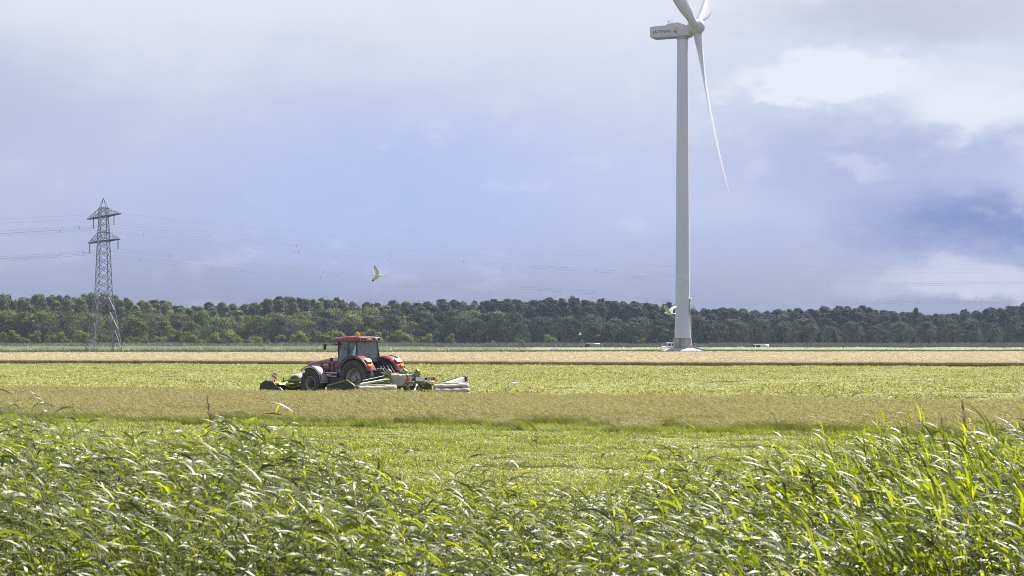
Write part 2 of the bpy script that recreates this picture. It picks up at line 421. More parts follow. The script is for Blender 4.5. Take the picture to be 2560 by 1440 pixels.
sheet('wheat_stubble', E_wheat0, E_wheat1, -160, 160, 0.008, mat_noise('straw_soil', (0.16, 0.11, 0.05), (0.24, 0.17, 0.08), 2.0, 0.95, spec=0.03))
road = sheet('far_road', lambda x: 476 + 0 * x, lambda x: 484 + 0 * x, -400, 400, -0.79, mat_noise('asphalt', (0.045, 0.045, 0.047), (0.06, 0.06, 0.06), 3, 0.9))

# ------------------------------------------------------------------ plant cover
def ribbons(base, az, el0, droop, length, width, roll, rows, rnd, windaz=None, windpull=0.0, tip=0.12, bot=0.5, rnd_tip=None):
    """many leaf ribbons at once -> verts (n*rows*2), quads, rnd"""
    n = len(az); s = np.linspace(0, 1, rows)
    el = el0[:, None] - droop[:, None] * s[None, :] ** 1.2
    a = np.repeat(az[:, None], rows, 1)
    if windaz is not None:
        dlt = (windaz - a + np.pi) % (2 * np.pi) - np.pi
        a = a + dlt * windpull * s[None, :]
    d = np.stack([np.cos(el) * np.cos(a), np.cos(el) * np.sin(a), np.sin(el)], -1)
    step = length[:, None, None] / (rows - 1)
    p = np.concatenate([np.zeros((n, 1, 3)), np.cumsum(0.5 * (d[:, 1:] + d[:, :-1]) * step, 1)], 1) + base[:, None, :]
    side = np.stack([-np.sin(a), np.cos(a), np.zeros_like(a)], -1)
    up = np.cross(side, d) * -1
    r = roll[:, None, None]
    sv = side * np.cos(r) + up * np.sin(r)
    prof = np.minimum(1, bot + s * 3.0) * np.clip((1 - s) / 0.55, tip, 1) ** 0.8
    w = width[:, None] * prof[None, :] * 0.5
    v = np.stack([p - sv * w[..., None], p + sv * w[..., None]], 2).reshape(-1, 3)
    i = np.arange(n)[:, None] * rows * 2 + np.arange(rows - 1)[None, :] * 2
    q = np.stack([i, i + 1, i + 3, i + 2], -1).reshape(-1, 4)
    rr = np.repeat(rnd, rows * 2) if rnd_tip is None else (rnd[:, None] + (rnd_tip - rnd)[:, None] * s[None, :] ** 1.5).repeat(2, 1).reshape(-1)
    return v, q, rr
def merge(parts):
    vs, qs, rs = [], [], []; b = 0
    for v, q, r in parts:
        vs.append(v); qs.append(q + b); rs.append(r); b += len(v)
    return np.concatenate(vs), np.concatenate(qs), np.concatenate(rs)
def fnoise(x, y, seed, sc):
    rr = np.random.default_rng(seed); out = np.zeros_like(x, float); amp = 1; tot = 0
    for o in range(5):
        for k in range(4):
            t = rr.uniform(0, 2 * np.pi); ph = rr.uniform(0, 6.28)
            out += amp * np.sin((x * np.cos(t) + y * np.sin(t)) * sc * (1.9 ** o) * rr.uniform(0.8, 1.25) + ph); tot += amp * 0.7
        amp *= 0.6
    return out / tot * 1.6
def scatter(name, pts, rot, scl, tiles, which, label, cat):
    """one 'stuff' object: patches of plants instanced over the given spots"""
    me = bpy.data.meshes.new(name); n = len(pts)
    me.vertices.add(n); me.vertices.foreach_set('co', np.asarray(pts, np.float32).ravel())
    def at(nm, ty, arr, key):
        a = me.attributes.new(nm, ty, 'POINT'); a.data.foreach_set(key, arr.ravel())
    at('rot', 'FLOAT_VECTOR', np.stack([np.zeros(n), np.zeros(n), rot], 1).astype(np.float32), 'vector')
    at('scl', 'FLOAT_VECTOR', np.asarray(scl, np.float32), 'vector')
    at('tile', 'INT', np.asarray(which, np.int32), 'value')
    o = link(name, me)
    g = bpy.data.node_groups.new(name, 'GeometryNodeTree')
    g.interface.new_socket('Geometry', in_out='INPUT', socket_type='NodeSocketGeometry')
    g.interface.new_socket('Geometry', in_out='OUTPUT', socket_type='NodeSocketGeometry')
    gi = g.nodes.new('NodeGroupInput'); go = g.nodes.new('NodeGroupOutput'); jn = g.nodes.new('GeometryNodeJoinGeometry')
    def named(nm, ty):
        k = g.nodes.new('GeometryNodeInputNamedAttribute'); k.data_type = ty; k.inputs[0].default_value = nm
        return k.outputs[0]
    ro, sc, tl = named('rot', 'FLOAT_VECTOR'), named('scl', 'FLOAT_VECTOR'), named('tile', 'INT')
    for k, tm in enumerate(tiles):
        src = bpy.data.objects.new(name + '_patch', tm)
        oi = g.nodes.new('GeometryNodeObjectInfo'); oi.inputs[0].default_value = src; oi.transform_space = 'ORIGINAL'
        cp = g.nodes.new('FunctionNodeCompare'); cp.data_type = 'INT'; cp.operation = 'EQUAL'
        g.links.new(tl, cp.inputs[2]); cp.inputs[3].default_value = k
        ip = g.nodes.new('GeometryNodeInstanceOnPoints')
        g.links.new(gi.outputs[0], ip.inputs['Points']); g.links.new(cp.outputs[0], ip.inputs['Selection'])
        g.links.new(oi.outputs['Geometry'], ip.inputs['Instance'])
        g.links.new(ro, ip.inputs['Rotation']); g.links.new(sc, ip.inputs['Scale'])
        g.links.new(ip.outputs[0], jn.inputs[0])
    g.links.new(jn.outputs[0], go.inputs[0])
    md = o.modifiers.new('patches', 'NODES'); md.node_group = g
    return tag(o, label, cat, kind='stuff')
def spots(e0, e1, y0, y1, step, margin=0.262, extra=2.0, xlim=None, jit=0.45):
    out = []; y = y0
    while y < y1:
        w = margin * y + extra
        xs = np.arange(-w, w, step)
        xs = xs + rng.uniform(-jit, jit, len(xs)) * step; ys = y + rng.uniform(-jit, jit, len(xs)) * step
        out.append(np.stack([xs, ys], 1)); y += step
    p = np.concatenate(out)
    k = (p[:, 1] > e0(p[:, 0])) & (p[:, 1] < e1(p[:, 0]))
    if xlim: k &= (p[:, 0] > xlim[0]) & (p[:, 0] < xlim[1])
    return p[k]
def grass_tile(name, size, n, h, wd, lean, droop, mat, seed, rows=3, heads=None, az=math.pi, azs=0.8, clump=0, rr=(0, 0.6), rtip=None, el=(1.0, 1.5)):
    g = np.random.default_rng(seed)
    bx = g.uniform(-size / 2, size / 2, (n, 2))
    if clump:
        c = g.uniform(-size / 2, size / 2, (clump, 2)); bx = c[g.integers(0, clump, n)] + g.normal(0, size / clump ** 0.5 * 0.35, (n, 2))
    base = np.concatenate([bx, np.zeros((n, 1))], 1)
    a = g.normal(az, azs, n); e = g.uniform(el[0], el[1], n); ln = g.uniform(h[0], h[1], n)
    rnd = g.uniform(rr[0], rr[1], n)
    parts = [ribbons(base, a, e, g.uniform(droop[0], droop[1], n), ln, g.uniform(wd[0], wd[1], n), g.uniform(-0.9, 0.9, n), rows, rnd,
                     windaz=math.pi, windpull=lean, rnd_tip=None if rtip is None else g.uniform(rtip[0], rtip[1], n))]
    if heads:      # seed heads: short fat ribbons near the tips
        m = int(n * heads['share']); hb = np.concatenate([g.uniform(-size / 2, size / 2, (m, 2)), g.uniform(heads['z'][0], heads['z'][1], (m, 1))], 1)
        parts.append(ribbons(hb, g.normal(math.pi, 0.9, m), g.uniform(heads['el'][0], heads['el'][1], m), g.uniform(0.2, 1.2, m), g.uniform(*heads['len'], m), g.uniform(*heads['w'], m),
                             g.uniform(-1.5, 1.5, m), 3, g.uniform(*heads['rnd'], m)))
    v, q, r = merge(parts)
    return np_mesh(name, v, None, q, mat, {'rnd': r})

# near mown grass: cut, tumbled, in uneven swaths
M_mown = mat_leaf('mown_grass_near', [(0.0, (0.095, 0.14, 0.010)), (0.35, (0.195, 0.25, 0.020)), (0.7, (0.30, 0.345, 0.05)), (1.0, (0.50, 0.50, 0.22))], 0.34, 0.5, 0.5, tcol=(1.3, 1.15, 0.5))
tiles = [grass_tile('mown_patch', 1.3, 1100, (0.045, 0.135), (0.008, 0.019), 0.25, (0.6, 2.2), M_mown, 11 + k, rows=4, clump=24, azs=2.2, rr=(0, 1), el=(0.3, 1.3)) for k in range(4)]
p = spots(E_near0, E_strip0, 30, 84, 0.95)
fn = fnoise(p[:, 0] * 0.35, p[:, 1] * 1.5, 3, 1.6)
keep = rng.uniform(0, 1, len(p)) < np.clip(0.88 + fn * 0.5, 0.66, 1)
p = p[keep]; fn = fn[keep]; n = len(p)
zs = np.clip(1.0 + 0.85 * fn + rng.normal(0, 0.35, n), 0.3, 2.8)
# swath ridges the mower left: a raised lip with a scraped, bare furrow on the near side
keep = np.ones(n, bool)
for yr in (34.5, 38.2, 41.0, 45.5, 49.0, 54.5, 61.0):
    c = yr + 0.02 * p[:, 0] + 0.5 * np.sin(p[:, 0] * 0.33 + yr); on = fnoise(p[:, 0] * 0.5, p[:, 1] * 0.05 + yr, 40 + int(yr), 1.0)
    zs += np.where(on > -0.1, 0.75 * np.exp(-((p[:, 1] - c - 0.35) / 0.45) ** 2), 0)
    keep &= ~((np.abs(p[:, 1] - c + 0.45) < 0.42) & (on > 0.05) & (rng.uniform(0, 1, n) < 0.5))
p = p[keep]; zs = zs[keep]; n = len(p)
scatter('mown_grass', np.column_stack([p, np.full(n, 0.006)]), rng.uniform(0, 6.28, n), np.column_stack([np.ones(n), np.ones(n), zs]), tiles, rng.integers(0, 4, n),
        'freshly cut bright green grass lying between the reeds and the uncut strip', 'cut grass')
# standing strip with seed heads
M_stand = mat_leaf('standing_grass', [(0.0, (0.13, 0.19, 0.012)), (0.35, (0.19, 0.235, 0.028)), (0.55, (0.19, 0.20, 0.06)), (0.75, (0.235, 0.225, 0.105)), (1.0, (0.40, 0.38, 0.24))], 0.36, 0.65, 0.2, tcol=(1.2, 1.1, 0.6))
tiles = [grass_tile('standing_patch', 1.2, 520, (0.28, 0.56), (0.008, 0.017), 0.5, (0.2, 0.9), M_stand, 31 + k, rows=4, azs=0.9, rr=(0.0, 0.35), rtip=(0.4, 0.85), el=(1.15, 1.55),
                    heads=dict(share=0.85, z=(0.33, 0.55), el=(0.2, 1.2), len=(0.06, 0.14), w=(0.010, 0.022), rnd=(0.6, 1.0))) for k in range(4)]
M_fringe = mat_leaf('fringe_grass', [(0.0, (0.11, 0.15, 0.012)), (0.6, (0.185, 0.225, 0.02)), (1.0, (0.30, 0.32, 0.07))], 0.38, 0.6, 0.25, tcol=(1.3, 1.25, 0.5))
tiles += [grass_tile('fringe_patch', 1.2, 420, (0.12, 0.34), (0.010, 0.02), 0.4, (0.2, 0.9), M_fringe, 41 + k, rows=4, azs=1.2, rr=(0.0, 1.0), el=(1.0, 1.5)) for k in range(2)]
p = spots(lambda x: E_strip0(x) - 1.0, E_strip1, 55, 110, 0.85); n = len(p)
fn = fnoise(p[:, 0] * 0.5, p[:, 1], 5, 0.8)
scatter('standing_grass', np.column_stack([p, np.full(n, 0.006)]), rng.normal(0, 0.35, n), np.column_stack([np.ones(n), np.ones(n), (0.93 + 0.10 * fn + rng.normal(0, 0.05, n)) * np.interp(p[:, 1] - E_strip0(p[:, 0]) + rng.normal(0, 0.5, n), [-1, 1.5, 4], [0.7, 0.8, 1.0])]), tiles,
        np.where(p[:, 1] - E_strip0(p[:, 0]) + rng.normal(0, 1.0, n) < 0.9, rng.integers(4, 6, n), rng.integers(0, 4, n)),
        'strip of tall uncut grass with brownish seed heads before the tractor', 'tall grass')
# far mown meadow
M_mownf = mat_leaf('mown_grass_far', [(0.0, (0.15, 0.18, 0.04)), (0.4, (0.28, 0.31, 0.08)), (0.75, (0.42, 0.43, 0.17)), (1.0, (0.58, 0.56, 0.34))], 0.32, 0.65, 0.2, tcol=(1.2, 1.1, 0.6))
tiles = [grass_tile('meadow_patch', 3.2, 560, (0.10, 0.26), (0.03, 0.065), 0.3, (0.6, 2.0), M_mownf, 51 + k, rows=3, clump=34, azs=2.2, rr=(0, 1), el=(0.3, 1.2)) for k in range(4)]
p = spots(lambda x: E_strip1(x) + 0.8, E_wheat0, 80, 232, 2.5)
fn = fnoise(p[:, 0] * 0.12, p[:, 1] * 0.55, 8, 1.3)
fn = fn + 0.45 * np.sin((p[:, 1] - 0.02 * p[:, 0] + 0.8 * np.sin(p[:, 0] * 0.15)) * 2 * np.pi / 9.0)
keep = rng.uniform(0, 1, len(p)) < np.clip(0.95 + fn * 0.2, 0.84, 1); p = p[keep]; fn = fn[keep]; n = len(p)
scatter('meadow_grass', np.column_stack([p, np.full(n, 0.006)]), rng.uniform(0, 6.28, n), np.column_stack([np.ones(n), np.ones(n), np.clip(0.85 + 0.6 * fn + rng.normal(0, 0.25, n), 0.25, 2.0)]), tiles, rng.integers(0, 4, n),
        'pale mown meadow grass between the tall grass strip and the wheat', 'cut grass')
# wheat
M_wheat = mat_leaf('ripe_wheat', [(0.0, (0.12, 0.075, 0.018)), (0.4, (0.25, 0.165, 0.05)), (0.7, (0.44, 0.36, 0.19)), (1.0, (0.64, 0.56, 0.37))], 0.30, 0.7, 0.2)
hd = dict(share=0.9, z=(0.38, 0.5), el=(-0.4, 1.0), len=(0.07, 0.13), w=(0.03, 0.05), rnd=(0.72, 1.0))
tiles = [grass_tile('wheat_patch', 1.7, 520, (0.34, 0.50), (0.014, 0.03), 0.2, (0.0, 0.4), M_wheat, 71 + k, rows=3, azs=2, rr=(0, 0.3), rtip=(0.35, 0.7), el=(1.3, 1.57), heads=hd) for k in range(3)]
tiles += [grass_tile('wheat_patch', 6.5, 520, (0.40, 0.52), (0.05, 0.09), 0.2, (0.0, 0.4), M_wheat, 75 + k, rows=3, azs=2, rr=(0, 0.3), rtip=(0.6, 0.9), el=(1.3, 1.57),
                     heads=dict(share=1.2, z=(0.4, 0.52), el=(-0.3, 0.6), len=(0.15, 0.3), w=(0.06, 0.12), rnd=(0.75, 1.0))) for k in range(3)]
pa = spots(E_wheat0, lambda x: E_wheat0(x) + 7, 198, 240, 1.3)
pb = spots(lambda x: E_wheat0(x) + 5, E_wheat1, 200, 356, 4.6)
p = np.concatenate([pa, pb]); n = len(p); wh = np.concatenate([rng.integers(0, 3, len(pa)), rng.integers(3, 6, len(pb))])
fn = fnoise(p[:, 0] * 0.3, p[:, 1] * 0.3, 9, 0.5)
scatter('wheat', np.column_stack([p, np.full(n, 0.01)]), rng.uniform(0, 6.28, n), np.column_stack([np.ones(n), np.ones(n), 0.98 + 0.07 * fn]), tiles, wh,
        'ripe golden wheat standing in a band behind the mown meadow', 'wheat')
# leafy crop (left, behind the wheat), reed belt, tall verge grass (right), dark reeds behind the road
M_beet = mat_leaf('leafy_crop', [(0.0, (0.045, 0.085, 0.025)), (1.0, (0.085, 0.14, 0.05))], 0.25, 0.5, 0.4)
tiles = [grass_tile('leafy_patch', 6.5, 520, (0.2, 0.42), (0.1, 0.2), 0.1, (0.3, 1.2), M_beet, 91 + k, rows=3, azs=3, rr=(0, 1), el=(0.6, 1.4)) for k in range(2)]
p = spots(lambda x: E_wheat1(x) + 1.5, E_beet1, 325, 410, 4.4); n = len(p)
scatter('leafy_crop', np.column_stack([p, np.full(n, 0.01)]), rng.uniform(0, 6.28, n), np.column_stack([np.ones(n), np.ones(n), rng.uniform(0.8, 1.1, n)]), tiles, rng.integers(0, 2, n),
        'low dark green leafy crop in a band behind the wheat', 'crop')
M_reedf = mat_leaf('far_reeds', [(0.0, (0.10, 0.13, 0.055)), (0.5, (0.20, 0.22, 0.11)), (1.0, (0.36, 0.36, 0.24))], 0.35, 0.5, 0.4)
tiles = [grass_tile('reed_patch', 5.0, 420, (0.6, 1.15), (0.06, 0.14), 0.5, (0.2, 1.0), M_reedf, 95 + k, rows=4, azs=1.2, rr=(0.0, 0.7), rtip=(0.4, 1.0), el=(1.1, 1.5)) for k in range(3)]
p = spots(lambda x: 410 + 0 * x, lambda x: 430 + 0 * x, 408, 432, 2.6, xlim=(-200, 2)); n = len(p)
fade = np.clip((2 - p[:, 0]) / 40, 0.15, 1)
scatter('reed_belt', np.column_stack([p, np.full(n, 0.0)]), rng.normal(0, 0.4, n), np.column_stack([np.ones(n), np.ones(n), (0.75 + 0.35 * fade) * rng.uniform(0.8, 1.15, n)]), tiles, rng.integers(0, 3, n),
        'pale belt of reeds along the far ditch below the trees', 'reeds')
M_verge = mat_leaf('verge_grass', [(0.0, (0.07, 0.11, 0.03)), (0.5, (0.16, 0.20, 0.06)), (0.8, (0.42, 0.43, 0.21)), (1.0, (0.58, 0.57, 0.36))], 0.3, 0.5, 0.4)
tiles = [grass_tile('verge_patch', 5.0, 420, (0.35, 0.6), (0.05, 0.11), 0.4, (0.1, 0.7), M_verge, 105 + k, rows=4, azs=1.2, rr=(0.0, 0.25), rtip=(0.55, 0.9), el=(1.2, 1.55),
                    heads=dict(share=1.1, z=(0.42, 0.58), el=(-0.2, 0.7), len=(0.12, 0.28), w=(0.05, 0.1), rnd=(0.85, 1.0))) for k in range(3)]
p = spots(lambda x: 412 + 0 * x, lambda x: 463 + 0 * x, 411, 464, 3.2, xlim=(-18, 200))
p = p[(np.hypot(p[:, 0] - 35.5, p[:, 1] - 417) > 7.5)]; n = len(p)
scatter('verge_grass', np.column_stack([p, np.full(n, 0.0)]), rng.normal(0, 0.4, n), np.column_stack([np.ones(n), np.ones(n), rng.uniform(0.85, 1.1, n)]), tiles, rng.integers(0, 3, n),
        'cream topped tall grass around the foot of the wind turbine', 'tall grass')
M_dreed = mat_leaf('grey_green_reeds', [(0.0, (0.05, 0.07, 0.04)), (1.0, (0.13, 0.155, 0.10))], 0.25, 0.55, 0.3)  # dark grey green is the colour of these reeds
tiles = [grass_tile('dark_reed_patch', 5.0, 420, (1.2, 2.1), (0.08, 0.16), 0.5, (0.2, 1.0), M_dreed, 115 + k, rows=4, azs=1.2, rr=(0.0, 1), el=(1.1, 1.5)) for k in range(2)]
p = spots(lambda x: 495 + 0 * x, lambda x: 503 + 0 * x, 494, 504, 2.4, extra=10); n = len(p)
scatter('dark_reeds', np.column_stack([p, [gz(y) - 0.15 for y in p[:, 1]]]), rng.normal(0, 0.4, n), np.column_stack([np.ones(n), np.ones(n), rng.uniform(0.85, 1.1, n)]), tiles, rng.integers(0, 2, n),
        'dark grey green reed fringe beyond the far road at the wood edge', 'reeds')

# ------------------------------------------------------------------ trees
def crown_mesh(name, seed, h, w, shape, mat, leaf=(0.32, 0.62), nl=13, per=190, z0=0.08):
    g = np.random.default_rng(seed); P = []; NRM = []; RN = []
    for k in range(nl):
        t = (k + 0.5) / nl if shape != 'bush' else g.uniform(0.1, 0.9)
        if shape == 'round': rad = math.sin(math.pi * min(1, 0.16 + 0.80 * t)) ** 0.6
        elif shape == 'column': rad = min(1.0, 0.12 + 2.2 * (1 - t)) * (0.85 + 0.15 * math.sin(9 * t + seed))
        elif shape == 'cone': rad = (1 - t) ** 0.8 + 0.12
        else: rad = math.sin(math.pi * min(1, 0.25 + 0.68 * t)) ** 0.6
        lobe_r = w * g.uniform(0.15, 0.28) * (0.5 + 0.5 * rad)
        a = k * 2.4 + g.uniform(-0.5, 0.5); off = max(0, rad * w / 2 - lobe_r * 0.75) * g.uniform(0.75, 1.1)
        cz = h * (z0 + (1 - z0) * t)
        cz = min(cz, h - lobe_r * 0.8)
        c = np.array([off * math.cos(a), off * math.sin(a), max(cz, lobe_r * 0.7)])
        d = g.normal(0, 1, (per, 3)); d /= np.linalg.norm(d, axis=1)[:, None]
        r = lobe_r * (0.62 + 0.5 * g.uniform(0, 1, per) ** 0.6)
        P.append(c + d * r[:, None] * np.array([1, 1, 0.9])); NRM.append(d); RN.append(np.clip(g.normal(0.5, 0.22, per) + g.normal(0, 0.12), 0, 1))
    # loose outer sprigs
    m = int(per * 2.0); d = g.normal(0, 1, (m, 3)); d /= np.linalg.norm(d, axis=1)[:, None]
    k = g.integers(0, nl, m); allP = np.concatenate(P)
    P.append(allP[g.integers(0, len(allP), m)] + d * w * 0.05 + np.array([0, 0, 0.15])); NRM.append(d); RN.append(g.uniform(0.3, 1, m))
    P = np.concatenate(P); NR = np.concatenate(NRM); RN = np.concatenate(RN)
    P[:, 2] = np.maximum(P[:, 2], 0.15)
    n = len(P)
    nr = NR * 1.5 + g.normal(0, 0.5, (n, 3)) + np.array([0, 0, 0.3]); nr /= np.linalg.norm(nr, axis=1)[:, None]
    t1 = np.cross(nr, g.normal(0, 1, (n, 3))); t1 /= np.linalg.norm(t1, axis=1)[:, None]; t2 = np.cross(nr, t1)
    s = g.uniform(leaf[0], leaf[1], n)[:, None] * 0.5; bend = nr * s * 0.35
    v = np.stack([P - t1 * s, P - t2 * s * 0.6 + bend, P + t1 * s, P + t2 * s * 0.6 + bend], 1).reshape(-1, 3)
    q = np.arange(n * 4).reshape(n, 4)
    return np_mesh(name, v, None, q, mat, {'rnd': np.repeat(RN, 4)})
def trunk_mesh(name, seed, h, r):
    g = random.Random(seed); mb = MB()
    pts = [(0, 0, -0.1)]; x = y = 0
    for i in range(1, 6):
        x += g.uniform(-.04, .04) * h * 0.3; y += g.uniform(-.04, .04) * h * 0.3; pts.append((x, y, h * 0.75 * i / 5))
    mb.tube(pts, [r * (1.25 - 0.2 * i) for i in range(6)], 7)
    for k in range(5):
        i = 1 + k % 4; b = pts[i]; a = k * 2.3 + g.uniform(-.4, .4); l = h * g.uniform(0.16, 0.26)
        mb.tube([b, (b[0] + l * .5 * math.cos(a), b[1] + l * .5 * math.sin(a), b[2] + l * .35), (b[0] + l * math.cos(a), b[1] + l * math.sin(a), b[2] + l * .9)], [r * .45, r * .3, r * .12], 5)
    return mb.mesh(name, M_bark, smooth=50)
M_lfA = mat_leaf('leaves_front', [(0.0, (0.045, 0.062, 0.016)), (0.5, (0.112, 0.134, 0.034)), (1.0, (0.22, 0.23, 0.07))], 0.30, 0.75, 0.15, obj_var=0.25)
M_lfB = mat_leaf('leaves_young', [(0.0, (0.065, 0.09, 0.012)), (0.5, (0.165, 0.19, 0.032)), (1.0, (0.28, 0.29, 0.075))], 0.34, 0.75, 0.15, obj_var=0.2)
M_lfC = mat_leaf('leaves_cloud_shade', [(0.0, (0.016, 0.025, 0.015)), (0.5, (0.032, 0.046, 0.025)), (1.0, (0.078, 0.094, 0.052))], 0.22, 0.8, 0.12, obj_var=0.2)  # cloud shade over the right of the wood put into the leaf colour
M_lfD = mat_leaf('leaves_cloud_shade_front', [(0.0, (0.024, 0.036, 0.019)), (0.5, (0.050, 0.068, 0.034)), (1.0, (0.115, 0.13, 0.068))], 0.24, 0.8, 0.12, obj_var=0.25)  # front rank, a little lighter, with the same cloud shade in its colour
def tree_set(shape, mat, h, w, n, seed, name, **kw):
    out = []
    for k in range(n):
        out.append((crown_mesh('crown', seed + k, h, w * (0.9 + 0.08 * k), shape, mat, **kw), trunk_mesh('trunk', seed + k, h, 0.016 * h + 0.03), h))
    return out
S_front = tree_set('round', M_lfA, 9.5, 7.6, 5, 200, 'front')
S_frontd = tree_set('round', M_lfD, 9.5, 7.8, 4, 300, 'frontd')
S_back = tree_set('column', M_lfA, 15.0, 6.6, 5, 400, 'back', leaf=(0.4, 0.75), nl=20, per=130)
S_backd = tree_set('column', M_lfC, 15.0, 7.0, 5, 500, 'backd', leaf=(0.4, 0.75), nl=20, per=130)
S_bush = tree_set('bush', M_lfB, 3.8, 2.9, 5, 600, 'bush', leaf=(0.25, 0.45), nl=9, per=120)
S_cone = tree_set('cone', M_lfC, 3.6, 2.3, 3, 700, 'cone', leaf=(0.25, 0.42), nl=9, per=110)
def where(px):
    for lim, w in ((190, 'left of the pylon'), (340, 'behind the pylon'), (740, 'between pylon and tractor'), (1000, 'behind the tractor'), (1320, 'just right of the tractor'), (1640, 'left of the turbine'), (1800, 'behind the turbine'), (2150, 'right of the turbine')):
        if px < lim: return w
    return 'near the right margin'
def plant(name, proto, x, y, z, h, wscale, label, cat, group):
    cm, tm, ph = proto
    e = empty(name, (x, y, z), random.uniform(0, 6.28)); s = h / ph
    e.scale = (s * wscale, s * wscale, s)
    link('crown', cm, e); link('trunk', tm, e)
    return tag(e, label, cat, group)
prof_px = [-100, 0, 250, 330, 500, 620, 700, 860, 960, 1060, 1250, 1450, 1680, 1730, 1900, 2000, 2060, 2150, 2250, 2350, 2450, 2560, 2660]
prof_y = [736, 735, 738, 748, 757, 757, 743, 745, 757, 757, 746, 746, 756, 770, 774, 767, 762, 767, 782, 780, 770, 762, 760]
rt = random.Random(5)
for row, d in enumerate((628, 640, 652, 664)):
    px = -60 + row * 14
    while px < 2640:
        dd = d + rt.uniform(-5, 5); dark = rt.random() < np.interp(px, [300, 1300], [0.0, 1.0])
        top = np.interp(px, prof_px, prof_y) + rt.triangular(-3, 11, 2) + (9, 4, 0, 0)[row] + 3 * math.sin(px / 61) + 3 * math.sin(px / 23)
        h = Zat(top, dd)
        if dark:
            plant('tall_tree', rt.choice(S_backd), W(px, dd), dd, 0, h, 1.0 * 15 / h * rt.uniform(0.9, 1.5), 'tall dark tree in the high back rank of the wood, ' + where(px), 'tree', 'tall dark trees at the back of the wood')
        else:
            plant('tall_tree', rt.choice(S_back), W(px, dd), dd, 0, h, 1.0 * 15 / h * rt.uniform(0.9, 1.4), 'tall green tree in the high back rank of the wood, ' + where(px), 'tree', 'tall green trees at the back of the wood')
        px += rt.uniform(22, 40)
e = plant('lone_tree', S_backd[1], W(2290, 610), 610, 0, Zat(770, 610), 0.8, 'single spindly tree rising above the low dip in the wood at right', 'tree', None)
fpx = [-100, 0, 300, 600, 800, 1000, 1300, 1500, 1700, 1900, 2100, 2300, 2660]
fy = [772, 772, 782, 786, 778, 782, 786, 790, 794, 794, 800, 806, 800]
for row, d in enumerate((522, 532, 545)):
    px = -70 + row * 23
    while px < 2650:
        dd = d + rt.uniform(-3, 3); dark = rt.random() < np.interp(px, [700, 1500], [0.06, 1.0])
        top = np.interp(px, fpx, fy) + rt.uniform(-8, 13) + (12, 4, -2)[row]
        h = Zat(top, dd)
        if dark:
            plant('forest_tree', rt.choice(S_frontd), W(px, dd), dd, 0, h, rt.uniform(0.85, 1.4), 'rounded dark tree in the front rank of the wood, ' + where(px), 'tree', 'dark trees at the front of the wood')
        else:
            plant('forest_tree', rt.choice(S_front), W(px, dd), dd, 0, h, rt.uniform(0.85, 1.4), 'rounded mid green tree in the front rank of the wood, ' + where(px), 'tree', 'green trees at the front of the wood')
        px += rt.uniform(44, 72)
px = -40
while px < 2600:
    dd = rt.uniform(507, 515); f = np.interp(px, [900, 1300], [0, 1])
    if rt.random() > f:
        h = Zat(rt.uniform(822, 848), dd)
        plant('young_tree', rt.choice(S_bush), W(px, dd), dd, 0, h, rt.uniform(0.85, 1.15), 'small light green bush at the foot of the wood, ' + where(px), 'bush', 'light green bushes along the wood edge'); px += rt.uniform(15, 34)
    else:
        h = Zat(rt.uniform(830, 850), dd)
        plant('young_tree', rt.choice(S_cone if px > 1700 else S_cone + S_bush[:1]), W(px, dd), dd, 0, h, rt.uniform(0.85, 1.2), 'small dark pointed sapling at the foot of the wood, ' + where(px), 'sapling', 'dark saplings along the wood edge'); px += rt.uniform(20, 44)

